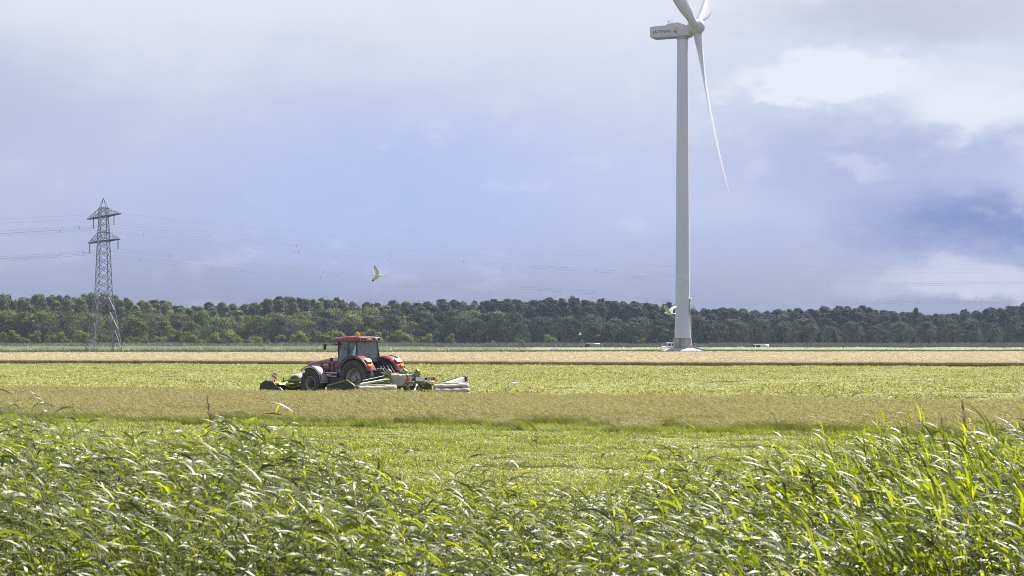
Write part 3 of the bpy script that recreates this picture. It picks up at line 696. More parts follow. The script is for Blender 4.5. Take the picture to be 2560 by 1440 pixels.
# ------------------------------------------------------------------ wind turbine
TX, TY = W(1706.5, 417), 417.0
def wind_turbine():
    t = tag(empty('wind_turbine', (TX, TY, 0)), 'tall pale grey three bladed wind turbine rising above the wood', 'wind turbine')
    MB().lathe([(5.4, 0.0), (4.6, 0.16), (2.35, 0.78), (0.5, 0.8)], 40).build('mound', M_mound, t, smooth=40)
    ped = MB().lathe([(1.93, 0.7), (1.93, 2.55), (1.99, 2.58), (1.99, 2.78), (0.3, 2.8)], 40).build('plinth', M_conc, t, smooth=30)
    # tower in three welded cans with a flange line between
    def rr(z): return float(np.interp(z, [2.8, 6, 14, 36, 66.2], [1.70, 1.60, 1.48, 1.33, 1.13]))
    cuts = [2.8, 14.2, 24.0, 36.0, 51.0, 66.2]
    for a, b in zip(cuts[:-1], cuts[1:]):
        n = 8; sec = MB().lathe([(rr(a + (b - a) * i / n), a + 0.03 + (b - a - 0.06) * i / n) for i in range(n + 1)], 64).build('tower_section', M_tower, t, smooth=40)
        if b < 60: MB().lathe([(rr(b) + 0.004, b - 0.05), (rr(b) + 0.004, b + 0.05)], 48).build('flange', M_tower, sec, smooth=40)
    # door with landing, ladder and stair on the sunny side
    a = R(-16); ex = Vector((math.cos(a), math.sin(a), 0)); ey = Vector((-math.sin(a), math.cos(a), 0))
    def pt(r, s, z): p = ex * r + ey * s; return (p.x, p.y, z)
    def hx(mb, r0, r1, s0, s1, z0, z1): return mb.hexa([pt(r0, s0, z0), pt(r1, s0, z0), pt(r1, s1, z0), pt(r0, s1, z0), pt(r0, s0, z1), pt(r1, s0, z1), pt(r1, s1, z1), pt(r0, s1, z1)])
    dr = hx(MB(), 1.3, 1.72, -0.5, 0.5, 8.6, 10.8).build('door', M_seam, t, bevel=0.05)
    hx(MB(), 1.3, 1.86, -0.6, 0.6, 10.85, 11.15).build('door_hood', M_white, dr, bevel=0.05)
    lan = hx(MB(), 1.35, 2.5, -0.7, 0.7, 8.4, 8.52).build('landing', M_galv, t)
    for s in (-0.68, 0.68):
        MB().tube([pt(1.5, s, 9.5), pt(2.46, s, 9.5), pt(2.46, s, 8.5)], 0.035, 6).build('handrail', M_galv, lan)
    for s in (-0.68, 0.0, 0.68):
        MB().tube([pt(2.46, s, 8.5), pt(2.46, s, 9.55)], 0.035, 6).build('rail_post', M_galv, lan)
    lad = MB()
    for s in (-0.22, 0.22): lad.tube([pt(1.95, s, 2.8), pt(1.75, s, 8.5)], 0.035, 6)
    lad = lad.build('ladder', M_galv, t)
    for i in range(19):
        f = i / 19; MB().tube([pt(1.95 - 0.2 * f, -0.22, 2.95 + 5.6 * f), pt(1.95 - 0.2 * f, 0.22, 2.95 + 5.6 * f)], 0.022, 5).build('rung', M_galv, lad)
    st = MB()
    for s in (-0.45, 0.45): st.hexa([pt(1.95, s - .03, .9), pt(5.4, s - .03, 0.05), pt(5.4, s + .03, 0.05), pt(1.95, s + .03, .9), pt(1.95, s - .03, 1.1), pt(5.4, s - .03, 0.25), pt(5.4, s + .03, 0.25), pt(1.95, s + .03, 1.1)])
    st = st.build('stair', M_galv, t)
    for i in range(11):
        f = (i + 0.5) / 11; hx(MB(), 1.95 + 3.25 * f - 0.14, 1.95 + 3.25 * f + 0.14, -0.43, 0.43, 1.05 - .85 * f, 1.09 - .85 * f).build('tread', M_galv, st)
    for s in (-0.48, 0.48): MB().tube([pt(1.95, s, 1.85), pt(5.4, s, .95), pt(5.4, s, 0.1)], 0.04, 6).build('handrail', M_galv, st)
    # nacelle: local x = rotor axis
    yaw = R(-26); H = 67.6
    na = empty('nacelle', (0, 0, H), yaw, t)
    prof = [(-6.8, -1.75), (-6.55, -1.95), (1.75, -1.95), (2.0, -1.75), (1.45, 0.25), (-0.55, 0.98), (-3.1, 0.75), (-3.1, 0.52), (-6.75, 0.42), (-6.9, 0.2)]
    body = MB().prism(prof, -1.3, 1.3).build('housing', M_nacelle, na, smooth=30, bevel=0.12, seg=3)
    MB().box(-6.3, 1.6, -1.18, 1.18, -2.08, -1.94).build('underside', M_seam, na)
    MB().lathe([(1.2, 0.0), (1.28, 0.5), (1.28, 0.9)], 32, 'z', (0, 0, -2.6)).build('yaw_collar', M_seam, na, smooth=30)
    for x, h in ((-2.9, 0.55), (-2.55, 1.15), (-2.2, 0.4), (-1.95, 0.75)):
        MB().tube([(x, -0.6, 0.75), (x, -0.6, 0.75 + h)], 0.035, 6).build('mast', M_seam, na)
    MB().box(-3.02, -2.75, -0.75, -0.45, 1.25, 1.45).build('wind_vane', M_seam, na)
    # lettering and emblem on the side
    cu = bpy.data.curves.new('lettering', 'FONT'); cu.body = 'VATTENFALL'; cu.size = 0.78; cu.space_character = 1.03; cu.extrude = 0.004; cu.offset = 0.012
    tmp = bpy.data.objects.new('tmp', cu); COL.objects.link(tmp); bpy.context.view_layer.update()
    me = bpy.data.meshes.new_from_object(tmp.evaluated_get(bpy.context.evaluated_depsgraph_get())); bpy.data.objects.remove(tmp)
    xs = [v.co.x for v in me.vertices]; k = 4.45 / (max(xs) - min(xs))
    me.transform(Matrix.Scale(k, 4, (1, 0, 0)))
    me.materials.clear(); me.materials.append(M_navy)
    lt = link('lettering', me, na); lt.rotation_euler = (R(90), 0, 0); lt.location = (-6.25, -1.306, -1.05)
    def flat(name, pts, mat, dy):      # flat printed shape on the housing side
        n = len(pts); mb = MB(); mb.prism(pts, -1.304 - dy, -1.300); return mb.build(name, mat, na)
    cx, cz, r = -1.0, -0.62, 0.66
    top = [(cx + r * math.cos(R(a)), cz + 0.05 + r * 0.92 * math.sin(R(a))) for a in range(8, 173, 11)]
    wave = [(cx - r * 0.95 + 1.9 * r * i / 10, cz - 0.02 + 0.10 * math.sin(i / 10 * 6.28 + 0.4)) for i in range(11)]
    flat('emblem_sun', top + wave, M_logoy, 0.004)
    lo = [(cx - r * 0.85 + 1.85 * r * i / 10, cz - 0.22 + 0.10 * math.sin(i / 10 * 6.28 + 0.2)) for i in range(11)]
    hi = [(cx + r * 0.95 - 1.75 * r * i / 10, cz - 0.34 - 0.10 * math.sin(i / 10 * 3.14) + 0.12 * (1 - i / 10)) for i in range(11)]
    flat('emblem_wave', lo + hi, M_logob, 0.004)
    lo = [(cx - r * 0.5 + 1.1 * r * i / 8, cz - 0.56 + 0.05 * math.sin(i / 8 * 6.28)) for i in range(9)]
    hi = [(cx + r * 0.5 - 0.8 * r * i / 8, cz - 0.68 - 0.05 * math.sin(i / 8 * 3.14)) for i in range(9)]
    flat('emblem_ripple', lo + hi, M_logob, 0.004)
    # rotor
    rot = empty('rotor', (3.15, 0, -0.1), 0, na); rot.rotation_euler = (0, R(-4), 0)
    MB().lathe([(1.42, -1.55), (1.5, -1.3), (1.5, 0.3), (1.38, 0.9), (1.05, 1.35), (0.55, 1.62), (0.05, 1.7)], 40, 'x').build('hub', M_nacelle, rot, smooth=40)
    sp = [0.0, 0.05, 0.12, 0.22, 0.35, 0.5, 0.65, 0.8, 0.92, 0.98, 1.0]; LB = 33.9
    ch = [1.65, 1.65, 2.4, 3.05, 2.7, 2.2, 1.7, 1.25, 0.85, 0.5, 0.14]
    th = [1.0, 1.0, 0.55, 0.30, 0.25, 0.22, 0.20, 0.18, 0.17, 0.16, 0.16]
    tw = [38, 38, 34, 26, 17, 11, 7, 4, 2, 1, 1]
    secs = []
    for f, c, tt, w in zip(sp, ch, th, tw):
        q = []
        for k in range(20):
            a = 2 * math.pi * k / 20
            if tt > 0.9: u, h = 0.5 * math.cos(a), 0.5 * math.sin(a)
            else:
                u = 0.5 * math.cos(a); xx = u + 0.5
                yt = tt * 5 * (0.2969 * math.sqrt(max(xx, 0)) - 0.126 * xx - 0.3516 * xx ** 2 + 0.2843 * xx ** 3 - 0.1015 * xx ** 4)
                h = yt if a < math.pi else -yt * 0.8; u = xx - 0.32
            cw, sw = math.cos(R(w)), math.sin(R(w))
            tx, ax = (u * cw - h * sw) * c, (u * sw + h * cw) * c
            bend = 2.3 * f ** 2.2
            q.append((ax + bend, tx, 1.2 + f * LB))
        secs.append(q)
    bm_ = MB().loft(secs).mesh('blade', M_blade, smooth=50)
    for th_ in (60 - 11, 180 - 11, 300 - 11):
        b = link('blade', bm_, rot); b.rotation_euler = (R(-th_), 0, 0)
        MB().lathe([(0.86, 0.85), (0.86, 1.75)], 28).build('blade_collar', M_nacelle, b, smooth=30)
    return t
wind_turbine()

# ------------------------------------------------------------------ pylon and overhead wires
PX, PY = W(259, 345), 345.0
ARM = Vector((0.477, -0.879, 0)); LIN = Vector((0.879, 0.477, 0))
unit_bar = MB().box(-0.5, 0.5, -0.5, 0.5, 0, 1).mesh('bar', M_galv)
unit_bard = MB().box(-0.5, 0.5, -0.5, 0.5, 0, 1).mesh('bar', M_galvd)
def bar(name, a, b, th, parent, me=None):
    a, b = Vector(a), Vector(b); d = b - a
    o = link(name, me or unit_bar, parent)
    q = d.to_track_quat('Z', 'Y')
    o.matrix_local = Matrix.Translation(a) @ q.to_matrix().to_4x4() @ Matrix.Diagonal((th, th, d.length, 1))
    return o
def pylon():
    t = tag(empty('power_pylon', (PX, PY, 0)), 'steel lattice power pylon with two tapering cross arms before the wood', 'pylon')
    def hw(z): return float(np.interp(z, [0, 10, 19.5, 23.8, 25.3], [2.6, 1.22, 0.86, 0.68, 0.62]))
    def corner(k, z):
        s = ((1, 1), (1, -1), (-1, -1), (-1, 1))[k]; w = hw(z); p = ARM * (s[0] * w) + LIN * (s[1] * w); return Vector((p.x, p.y, z))
    for k in range(4):
        leg = bar('leg', corner(k, -0.2), corner(k, 10), 0.12, t); bar('leg', corner(k, 10), corner(k, 25.3), 0.12, t)
        ft = corner(k, 0); MB().lathe([(0.32, -0.1), (0.30, 0.35), (0.2, 0.4)], 12, 'z', ft).build('footing', M_conc, t)
    lv = [0, 4.2, 7.4, 10]
    zz = list(np.linspace(10, 19.5, 8)) + list(np.linspace(19.5, 25.3, 6))[1:]
    for k in range(4):
        j = (k + 1) % 4
        mid = (corner(k, 4.2) + corner(j, 4.2)) / 2
        bar('brace', corner(k, 0.3), corner(k, 4.2).lerp(corner(j, 4.2), 0.5), 0.07, t); bar('brace', corner(j, 0.3), mid, 0.07, t)
        bar('brace', corner(k, 4.2), corner(j, 4.2), 0.07, t)
        for a, b in ((4.2, 7.4), (7.4, 10)):
            bar('brace', corner(k, a), corner(j, b), 0.065, t); bar('brace', corner(j, a), corner(k, b), 0.065, t)
        bar('brace', corner(k, 10), corner(j, 10), 0.07, t)
        for a, b in zip(zz[:-1], zz[1:]):
            bar('brace', corner(k, a), corner(j, b), 0.075, t); bar('brace', corner(j, a), corner(k, b), 0.075, t)
    for z in (19.5, 21.1, 23.8, 25.3):
        for k in range(4): bar('brace', corner(k, z), corner((k + 1) % 4, z), 0.1, t)
    for k in range(4): bar('peak', corner(k, 25.3), (0, 0, 27.0), 0.07, t)
    def insulator(p, ln):
        x, y, z = p; prof = [(0.03, 0)]
        n = 9
        for i in range(n):
            b = -0.1 - (ln - 0.2) * i / n; prof += [(0.05, b), (0.14, b - 0.04), (0.05, b - 0.09)]
        prof += [(0.03, -ln)]
        MB().lathe([(r, h) for r, h in prof[::-1]], 10, 'z', (x, y, z)).build('insulator', M_ins, t, smooth=40)
    pts = {}
    for nm, za, zt, ll, ins in (('upper', 23.8, 25.25, 9.0, 5.9), ('lower', 19.55, 21.1, 8.6, 8.2)):
        for s in (-1, 1):
            tip = Vector((0, 0, za)) + ARM * (s * ll)
            for q in (-1, 1):
                w = hw(za); base = ARM * (s * w) + LIN * (q * w) + Vector((0, 0, za)); wt = hw(zt); tb = ARM * (s * wt) + LIN * (q * wt) + Vector((0, 0, zt))
                tq = tip + LIN * (q * 0.18)
                bar('arm_chord', base, tq, 0.15, t, unit_bard); bar('arm_tie', tb, tq + Vector((0, 0, 0.1)), 0.075, t)
                for f in (0.25, 0.5, 0.75):
                    a = base.lerp(tq, f); b = tb.lerp(tq, f); bar('arm_lattice', a, b, 0.05, t); bar('arm_lattice', a, tb.lerp(tq, f - 0.25), 0.05, t)
            for f in (0.15, 0.35, 0.55, 0.75, 0.95):
                w = hw(za); b0 = ARM * (s * w) + Vector((0, 0, za)); c = b0.lerp(tip, f); hwid = w * (1 - f) + 0.18 * f
                bar('arm_lattice', c + LIN * hwid, c - LIN * hwid, 0.06, t, unit_bard)
            ip = Vector((0, 0, za - 0.08)) + ARM * (s * ins); insulator(ip, 1.75); pts[(nm, s)] = ip - Vector((0, 0, 1.75))
            if nm == 'upper': pts[('earth', s)] = tip + Vector((0, 0, 0.1))
    return pts
ppts = pylon()
def wire_bundle(label, p0, offs, sag, rad, spac):
    t = tag(empty('overhead_wire', (PX, PY, 0)), label, 'power line', 'overhead wires on the pylon')
    Lr, Ll = 322.0, 322.0
    def pos(s):
        Ls = Lr if s > 0 else Ll; f = abs(s) / Ls
        return p0 + LIN * s + Vector((0, 0, -4 * sag * f * (1 - f)))
    ss = [-Ll * (1 - i / 16) for i in range(16)] + [Lr * i / 44 for i in range(45)]
    for o in offs:
        MB().tube([pos(s) + Vector(o) for s in ss], rad, 5).build('conductor', M_wire, t, smooth=60)
    if len(offs) > 1:
        s = 9.0
        for i in range(spac):
            a, b = pos(s) + Vector(offs[0]) + Vector((0, 0, 0.06)), pos(s) + Vector(offs[-1]) - Vector((0, 0, 0.06)); bar('spacer', a, b, 0.035, t, unit_bard); s += random.uniform(14, 30)
        bar('spacer', pos(-6) + Vector(offs[0]), pos(-6) + Vector(offs[-1]), 0.07, t, unit_bard)
    return t
two = [(0, 0, 0.22), (0, 0, -0.22)]
wire_bundle('double wire hung from the near right end of the upper cross arm', ppts[('upper', 1)], two, 7.4, 0.016, 9)
wire_bundle('double wire hung from the far left end of the upper cross arm', ppts[('upper', -1)], two, 7.6, 0.016, 9)
wire_bundle('double wire hung from the near right end of the lower cross arm', ppts[('lower', 1)], two, 7.5, 0.016, 9)
wire_bundle('double wire hung from the far left end of the lower cross arm', ppts[('lower', -1)], two, 7.7, 0.021, 9)
wire_bundle('thin top wire from the near right tip of the upper cross arm', ppts[('earth', 1)], [(0, 0, 0)], 6.6, 0.012, 0)
wire_bundle('thin top wire from the far left tip of the upper cross arm', ppts[('earth', -1)], [(0, 0, 0)], 6.8, 0.012, 0)

# ------------------------------------------------------------------ air
def haze():
    o = MB().box(-760, 760, -190, 1340, -2.2, 112).build('haze')
    m = bpy.data.materials.new('haze'); m.use_nodes = True; t = m.node_tree; t.nodes.clear()
    v = N(t, 'ShaderNodeVolumePrincipled'); v.inputs['Color'].default_value = (0.58, 0.68, 1.0, 1); v.inputs['Density'].default_value = 0.000095; v.inputs['Anisotropy'].default_value = 0.2
    out = N(t, 'ShaderNodeOutputMaterial'); L(t, v.outputs[0], out.inputs['Volume'])
    o.data.materials.append(m)
    tag(o, kind='stuff')
haze()

# ------------------------------------------------------------------ foreground reeds
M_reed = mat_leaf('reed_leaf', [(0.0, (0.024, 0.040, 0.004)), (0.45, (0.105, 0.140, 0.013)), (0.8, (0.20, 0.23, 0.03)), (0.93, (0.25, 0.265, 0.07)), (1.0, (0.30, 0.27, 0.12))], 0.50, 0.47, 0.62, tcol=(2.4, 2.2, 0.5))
M_stem = mat_leaf('reed_stem', [(0.0, (0.10, 0.11, 0.025)), (1.0, (0.24, 0.22, 0.09))], 0.1, 0.45, 0.5)
M_plume = mat_leaf('reed_plume', [(0.0, (0.13, 0.07, 0.05)), (1.0, (0.24, 0.15, 0.10))], 0.3, 0.7, 0.3)
WIND = math.pi            # leaves stream to the left
tp_px = [-300, 0, 120, 260, 400, 560, 700, 800, 920, 1020, 1120, 1300, 1500, 1620, 1760, 1900, 2050, 2180, 2300, 2430, 2560, 2860]
tp_y = [1040, 1042, 1068, 1108, 1150, 1105, 1078, 1090, 1155, 1205, 1255, 1270, 1262, 1225, 1212, 1195, 1178, 1150, 1132, 1118, 1098, 1088]
def reed_arrays(bases, heights, lean, seed, upright):
    """stems and leaves for many reed plants at once"""
    g = np.random.default_rng(seed); n = len(bases); rows = 6
    s = np.linspace(0, 1, rows)
    bend = lean[:, None] * s[None, :] ** 2.2
    st = np.stack([bases[:, 0, None] - bend * heights[:, None], bases[:, 1, None] + (g.normal(0, 0.05, n))[:, None] * s[None, :] * heights[:, None], bases[:, 2, None] + heights[:, None] * s[None, :] * (1 - 0.12 * lean[:, None])], -1)
    rad = (0.0065 * (1 - 0.6 * s))[None, :, None] * g.uniform(0.8, 1.3, n)[:, None, None]
    dirs = [np.array([math.cos(a), math.sin(a), 0]) for a in (0.5, 2.6, 4.7)]
    v = np.stack([st + rad * d for d in dirs], 2).reshape(-1, 3)
    i0 = np.arange(n)[:, None, None] * rows * 3 + np.arange(rows - 1)[None, :, None] * 3; k = np.arange(3)[None, None, :]; k2 = (k + 1) % 3
    q = np.stack([i0 + k, i0 + k2, i0 + 3 + k2, i0 + 3 + k], -1).reshape(-1, 4)
    stem = (v, q, np.repeat(g.uniform(0, 1, n), rows * 3))
    nl = 19
    fr = np.linspace(0.16, 0.985, nl)[None, :] + g.uniform(-0.025, 0.025, (n, nl))
    idx = fr * (rows - 1); lo = np.clip(idx.astype(int), 0, rows - 2); w = (idx - lo)[..., None]
    ar = np.arange(n)[:, None]
    base = st[ar, lo] * (1 - w) + st[ar, lo + 1] * w
    alt = np.where((np.arange(nl) % 2)[None, :] == 0, 1.0, -1.0)
    az = WIND + alt * g.uniform(0.2, 1.7, (n, nl)) + g.normal(0, 0.3, (n, nl))
    el = g.uniform(0.3, 1.4, (n, nl)) * (1 - 0.4 * (1 - upright[:, None])) + 0.25 * upright[:, None]
    dr = g.uniform(0.4, 2.3, (n, nl)) * (1.15 - 0.75 * upright[:, None])
    ln = (0.13 + 0.30 * g.beta(1.6, 2.2, (n, nl))) * (1.12 - 0.35 * np.abs(fr - 0.6)) * (1 + 0.55 * upright[:, None])
    wd = g.uniform(0.016, 0.033, (n, nl))
    rnd = np.clip(g.beta(2, 2.4, (n, nl)) * 0.9 + g.normal(0, 0.08, n)[:, None] - 0.25 * np.clip(0.75 - fr, 0, 1), 0, 0.92)  # lower leaves darkened: shade inside the bed put into their colour
    dead = g.uniform(0, 1, (n, nl)) < 0.004; rnd[dead] = 0.98
    f = lambda a: a.reshape(-1)
    leaf = ribbons(base.reshape(-1, 3), f(az), f(el), f(dr), f(ln), f(wd), g.normal(-0.42, 0.55, n * nl), 5, f(rnd), windaz=WIND, windpull=0.55, tip=0.03, bot=0.45)
    return stem, leaf, st, nl
def reed_bed():
    P = []; Hh = []; g = np.random.default_rng(77)
    y = 16.2
    while y < 27.5:
        w = 0.275 * y + 0.8; dens = np.interp(y, [16, 18, 27.5], [42.0, 36.0, 25.0]); n = int(2 * w * 0.55 * dens)
        xs = g.uniform(-w, w, n); ys = y + g.uniform(-0.275, 0.275, n)
        P.append(np.stack([xs, ys], 1)); y += 0.55
    P = np.concatenate(P); px = 1280 + P[:, 0] / P[:, 1] * FPX
    top = np.interp(px, tp_px, tp_y); dref = 24.0
    ztop = EYE - (top - HZ) / FPX * dref
    ztop = 1.28 + (ztop - 1.28) * np.interp(P[:, 1], [16, 23], [0.6, 1.0])
    ztop += g.normal(-0.17, 0.17, len(P)) + 0.26 * fnoise(P[:, 0], P[:, 1] * 0.8, 21, 2.1) + np.where(g.uniform(0, 1, len(P)) < 0.05, g.uniform(0.1, 0.4, len(P)), 0)
    zb = np.array([gz(y) for y in P[:, 1]])
    ht = np.clip(ztop - zb, 0.7, 3.4)
    keep = ht > 0.9; P, ht, zb, px = P[keep], ht[keep], zb[keep], px[keep]
    up = np.clip((px - 1750) / 500, 0, 1) * 0.45 + g.uniform(0, 0.3, len(P))
    lean = g.uniform(0.05, 0.24, len(P))
    stem, leaf, st, nl = reed_arrays(np.column_stack([P, zb]), ht, lean, 5, np.clip(up, 0, 1))
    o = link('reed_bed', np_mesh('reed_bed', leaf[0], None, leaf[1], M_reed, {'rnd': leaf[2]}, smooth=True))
    s = link('stems', np_mesh('stems', stem[0], None, stem[1], M_stem, {'rnd': stem[2]}), o)
    s["kind"] = 'stuff'
    tag(o, 'dense bank of wind blown green reeds filling the foreground', 'reeds', kind='stuff')
reed_bed()
def reed_plants():
    """the stalks that stand clear of the bed, each a plant of its own"""
    spec = [(1342, 1070, 21, 0.0, 'lone tall reed with white tip standing before the gap in the reed bed', 'x'),
            (1036, 1120, 20.5, 0.10, 'pale bent reed stalk just left of the lone tall reed', 'x'),
            (1648, 1112, 20.0, 0.10, 'reed with a white drooping tip right of the lone tall reed', 'x'),
            (548, 1065, 23.5, 0.22, 'reed bending far left above the bed, below the tractor front', 'x'),
            (733, 1078, 23.0, 0.16, 'tall leafy reed below the red tractor, highest there', 'x'),
            (96, 1044, 24.0, 0.22, 'windswept reed tuft highest at the far left of the bed', 'x'),
            (205, 1082, 23.0, 0.18, 'leafy reed below the pylon leaning left out of the bed', 'x'),
            (2362, 1098, 20.0, 0.12, 'reed with a dark brown plume among the tall right hand reeds', 'p'),
            (2250, 1090, 20.5, 0.26, 'long leaved reed slanting left at the start of the tall right group', 'x'),
            (2470, 1078, 19.5, 0.22, 'broad leaved tall reed slanting left near the right margin', 'x'),
            (2585, 1030, 19.0, 0.12, 'tallest reed at the right margin with pale arching leaves', 'x'),
            (2420, 1052, 23.0, 0.05, 'thin brown reed plume rising right of the plumed reed', 'p'),
            (520, 1040, 24.5, 0.10, 'thin brown reed plume poking up below the front mower', 'p'),
            (2120, 1118, 21.0, 0.22, 'low slanting reed left of the tall right hand group', 'x'),
            (1840, 1215, 20.0, 0.14, 'short leafy reed below and right of the turbine foot', 'x'),
            (1150, 1215, 21.0, 0.16, 'thin nodding reed left of the gap in the reed bed', 'x')]
    for k, (px, py, d, lean, label, ty) in enumerate(spec):
        g = np.random.default_rng(900 + k)
        x, zt = W(px, d), Zat(py, d); zb = gz(d); h = (zt - zb) / (1 - 0.12 * lean)
        root = tag(empty('reed_plant', (x + lean * h, d, zb)), label, 'reed', 'reeds standing clear of the bed')
        up = np.array([np.clip((px - 1750) / 400, 0.15, 0.7)])
        stem, leaf, st, nl = reed_arrays(np.zeros((1, 3)), np.array([h]), np.array([lean]), 900 + k, up)
        link('stem', np_mesh('stem', stem[0] * 1.0, None, stem[1], M_stem, {'rnd': stem[2]}, smooth=True), root)
        for j in range(nl):
            if j < 4: continue
            a, b = j * 10, (j + 1) * 10
            link('leaf', np_mesh('leaf', leaf[0][a:b], None, leaf[1][j * 4:(j + 1) * 4] - a, M_reed, {'rnd': leaf[2][a:b]}, smooth=True), root)
        if ty == 'p':
            m = 60; f = g.uniform(0, 1, m); b0 = st[0, -1]
            base = b0[None, :] + np.stack([-0.04 * f, 0 * f, -0.12 + 0.34 * f], 1)
            v, q, r = ribbons(base, g.uniform(0, 6.28, m), g.uniform(0.9, 1.45, m), g.uniform(0, 0.6, m), g.uniform(0.05, 0.13, m) * (1.1 - 0.6 * f), g.uniform(0.005, 0.011, m), g.uniform(-1, 1, m), 3, g.uniform(0, 1, m), windaz=WIND, windpull=0.5)
            link('plume', np_mesh('plume', v, None, q, M_plume, {'rnd': r}), root)
reed_plants()

# ------------------------------------------------------------------ tractor
HEAD = R(180 - 41)
AX = Vector((-6.9, 98.2, 0))
def arc_sheet(c, rad, a0, a1, y0, y1, th, n=14, crown=0.04, flare=None):
    """curved mudguard: arc in xz about c, from y0 to y1, slightly crowned"""
    ys = [y0, y0 + (y1 - y0) * 0.12, (y0 + y1) / 2, y0 + (y1 - y0) * 0.88, y1]; cr = [-crown * 1.5, 0, crown * .5, 0, -crown * 1.5]
    secs = []
    for i in range(n + 1):
        a = R(a0 + (a1 - a0) * i / n); f = i / n
        r0 = rad(f) if callable(rad) else rad
        q = [(c[0] + (r0 + k) * math.cos(a), y, c[1] + (r0 + k) * math.sin(a)) for y, k in zip(ys, cr)]
        q += [(c[0] + (r0 + k - th) * math.cos(a), y, c[1] + (r0 + k - th) * math.sin(a)) for y, k in list(zip(ys, cr))[::-1]]
        secs.append(q)
    return MB().loft(secs)
def wheel(parent, c, r, w, rim_r, side, nlug):
    """side = +1 for the tractor's left"""
    e = empty('wheel', c, 0, parent)
    hw = w / 2
    prof = [(rim_r, -hw * .80), (rim_r + .05, -hw * .92), (rim_r + (r - rim_r) * .45, -hw), (r - .12, -hw * .94), (r - .055, -hw * .78), (r - .045, 0),
            (r - .055, hw * .78), (r - .12, hw * .94), (rim_r + (r - rim_r) * .45, hw), (rim_r + .05, hw * .92), (rim_r, hw * .80)]
    ty = MB().lathe(prof, 48, 'y', closed=True)
    for k in range(nlug):      # chevron lugs
        for s in (-1, 1):
            a0 = 2 * math.pi * (k + (0.5 if s > 0 else 0)) / nlug; q = []
            for (yy, da) in ((0.03, 0.0), (0.95, -0.26 * .95)):
                for dw in (-0.035, 0.035):
                    for rr in (r - .10 if yy > .5 else r - .06, r - (0.02 if yy > .5 else 0)):
                        a = a0 + da * 1.15 + dw / r; q.append((rr * math.cos(a), s * yy * hw, rr * math.sin(a)))
            b = [q[0], q[2], q[6], q[4], q[1], q[3], q[7], q[5]]; ty.hexa(b)
    ty.build('tyre', M_rubber, e, smooth=35)
    o = side
    rim = MB().lathe([(rim_r + .035, o * hw * .84), (rim_r + .035, o * hw * .72), (rim_r - .03, o * hw * .68), (rim_r - .05, o * hw * .1), (rim_r - .05, -o * hw * .7), (rim_r + .03, -o * hw * .8)], 40, 'y')
    rim.f = rim.f[:-2]; rm = rim.build('rim', M_rim, e, smooth=40)
    dsk = MB().lathe([(rim_r - .045, o * hw * .02), (rim_r * .72, o * hw * .12), (rim_r * .60, o * hw * .30), (rim_r * .44, o * hw * .42), (rim_r * .40, o * hw * .42), (.02, o * hw * .42)], 32, 'y').build('disc', M_hub, e, smooth=35)
    MB().lathe([(.17, o * hw * .40), (.17, o * hw * .75), (.13, o * hw * .85), (.02, o * hw * .86)], 20, 'y').build('hub', M_dark if r < .9 else M_hub, e, smooth=35)
    for k in range(8):
        a = 2 * math.pi * k / 8; MB().lathe([(.022, o * hw * .42), (.022, o * hw * .50)], 6, 'y', (rim_r * .52 * math.cos(a), 0, rim_r * .52 * math.sin(a))).build('wheel_nut', M_dark, e)
    return e
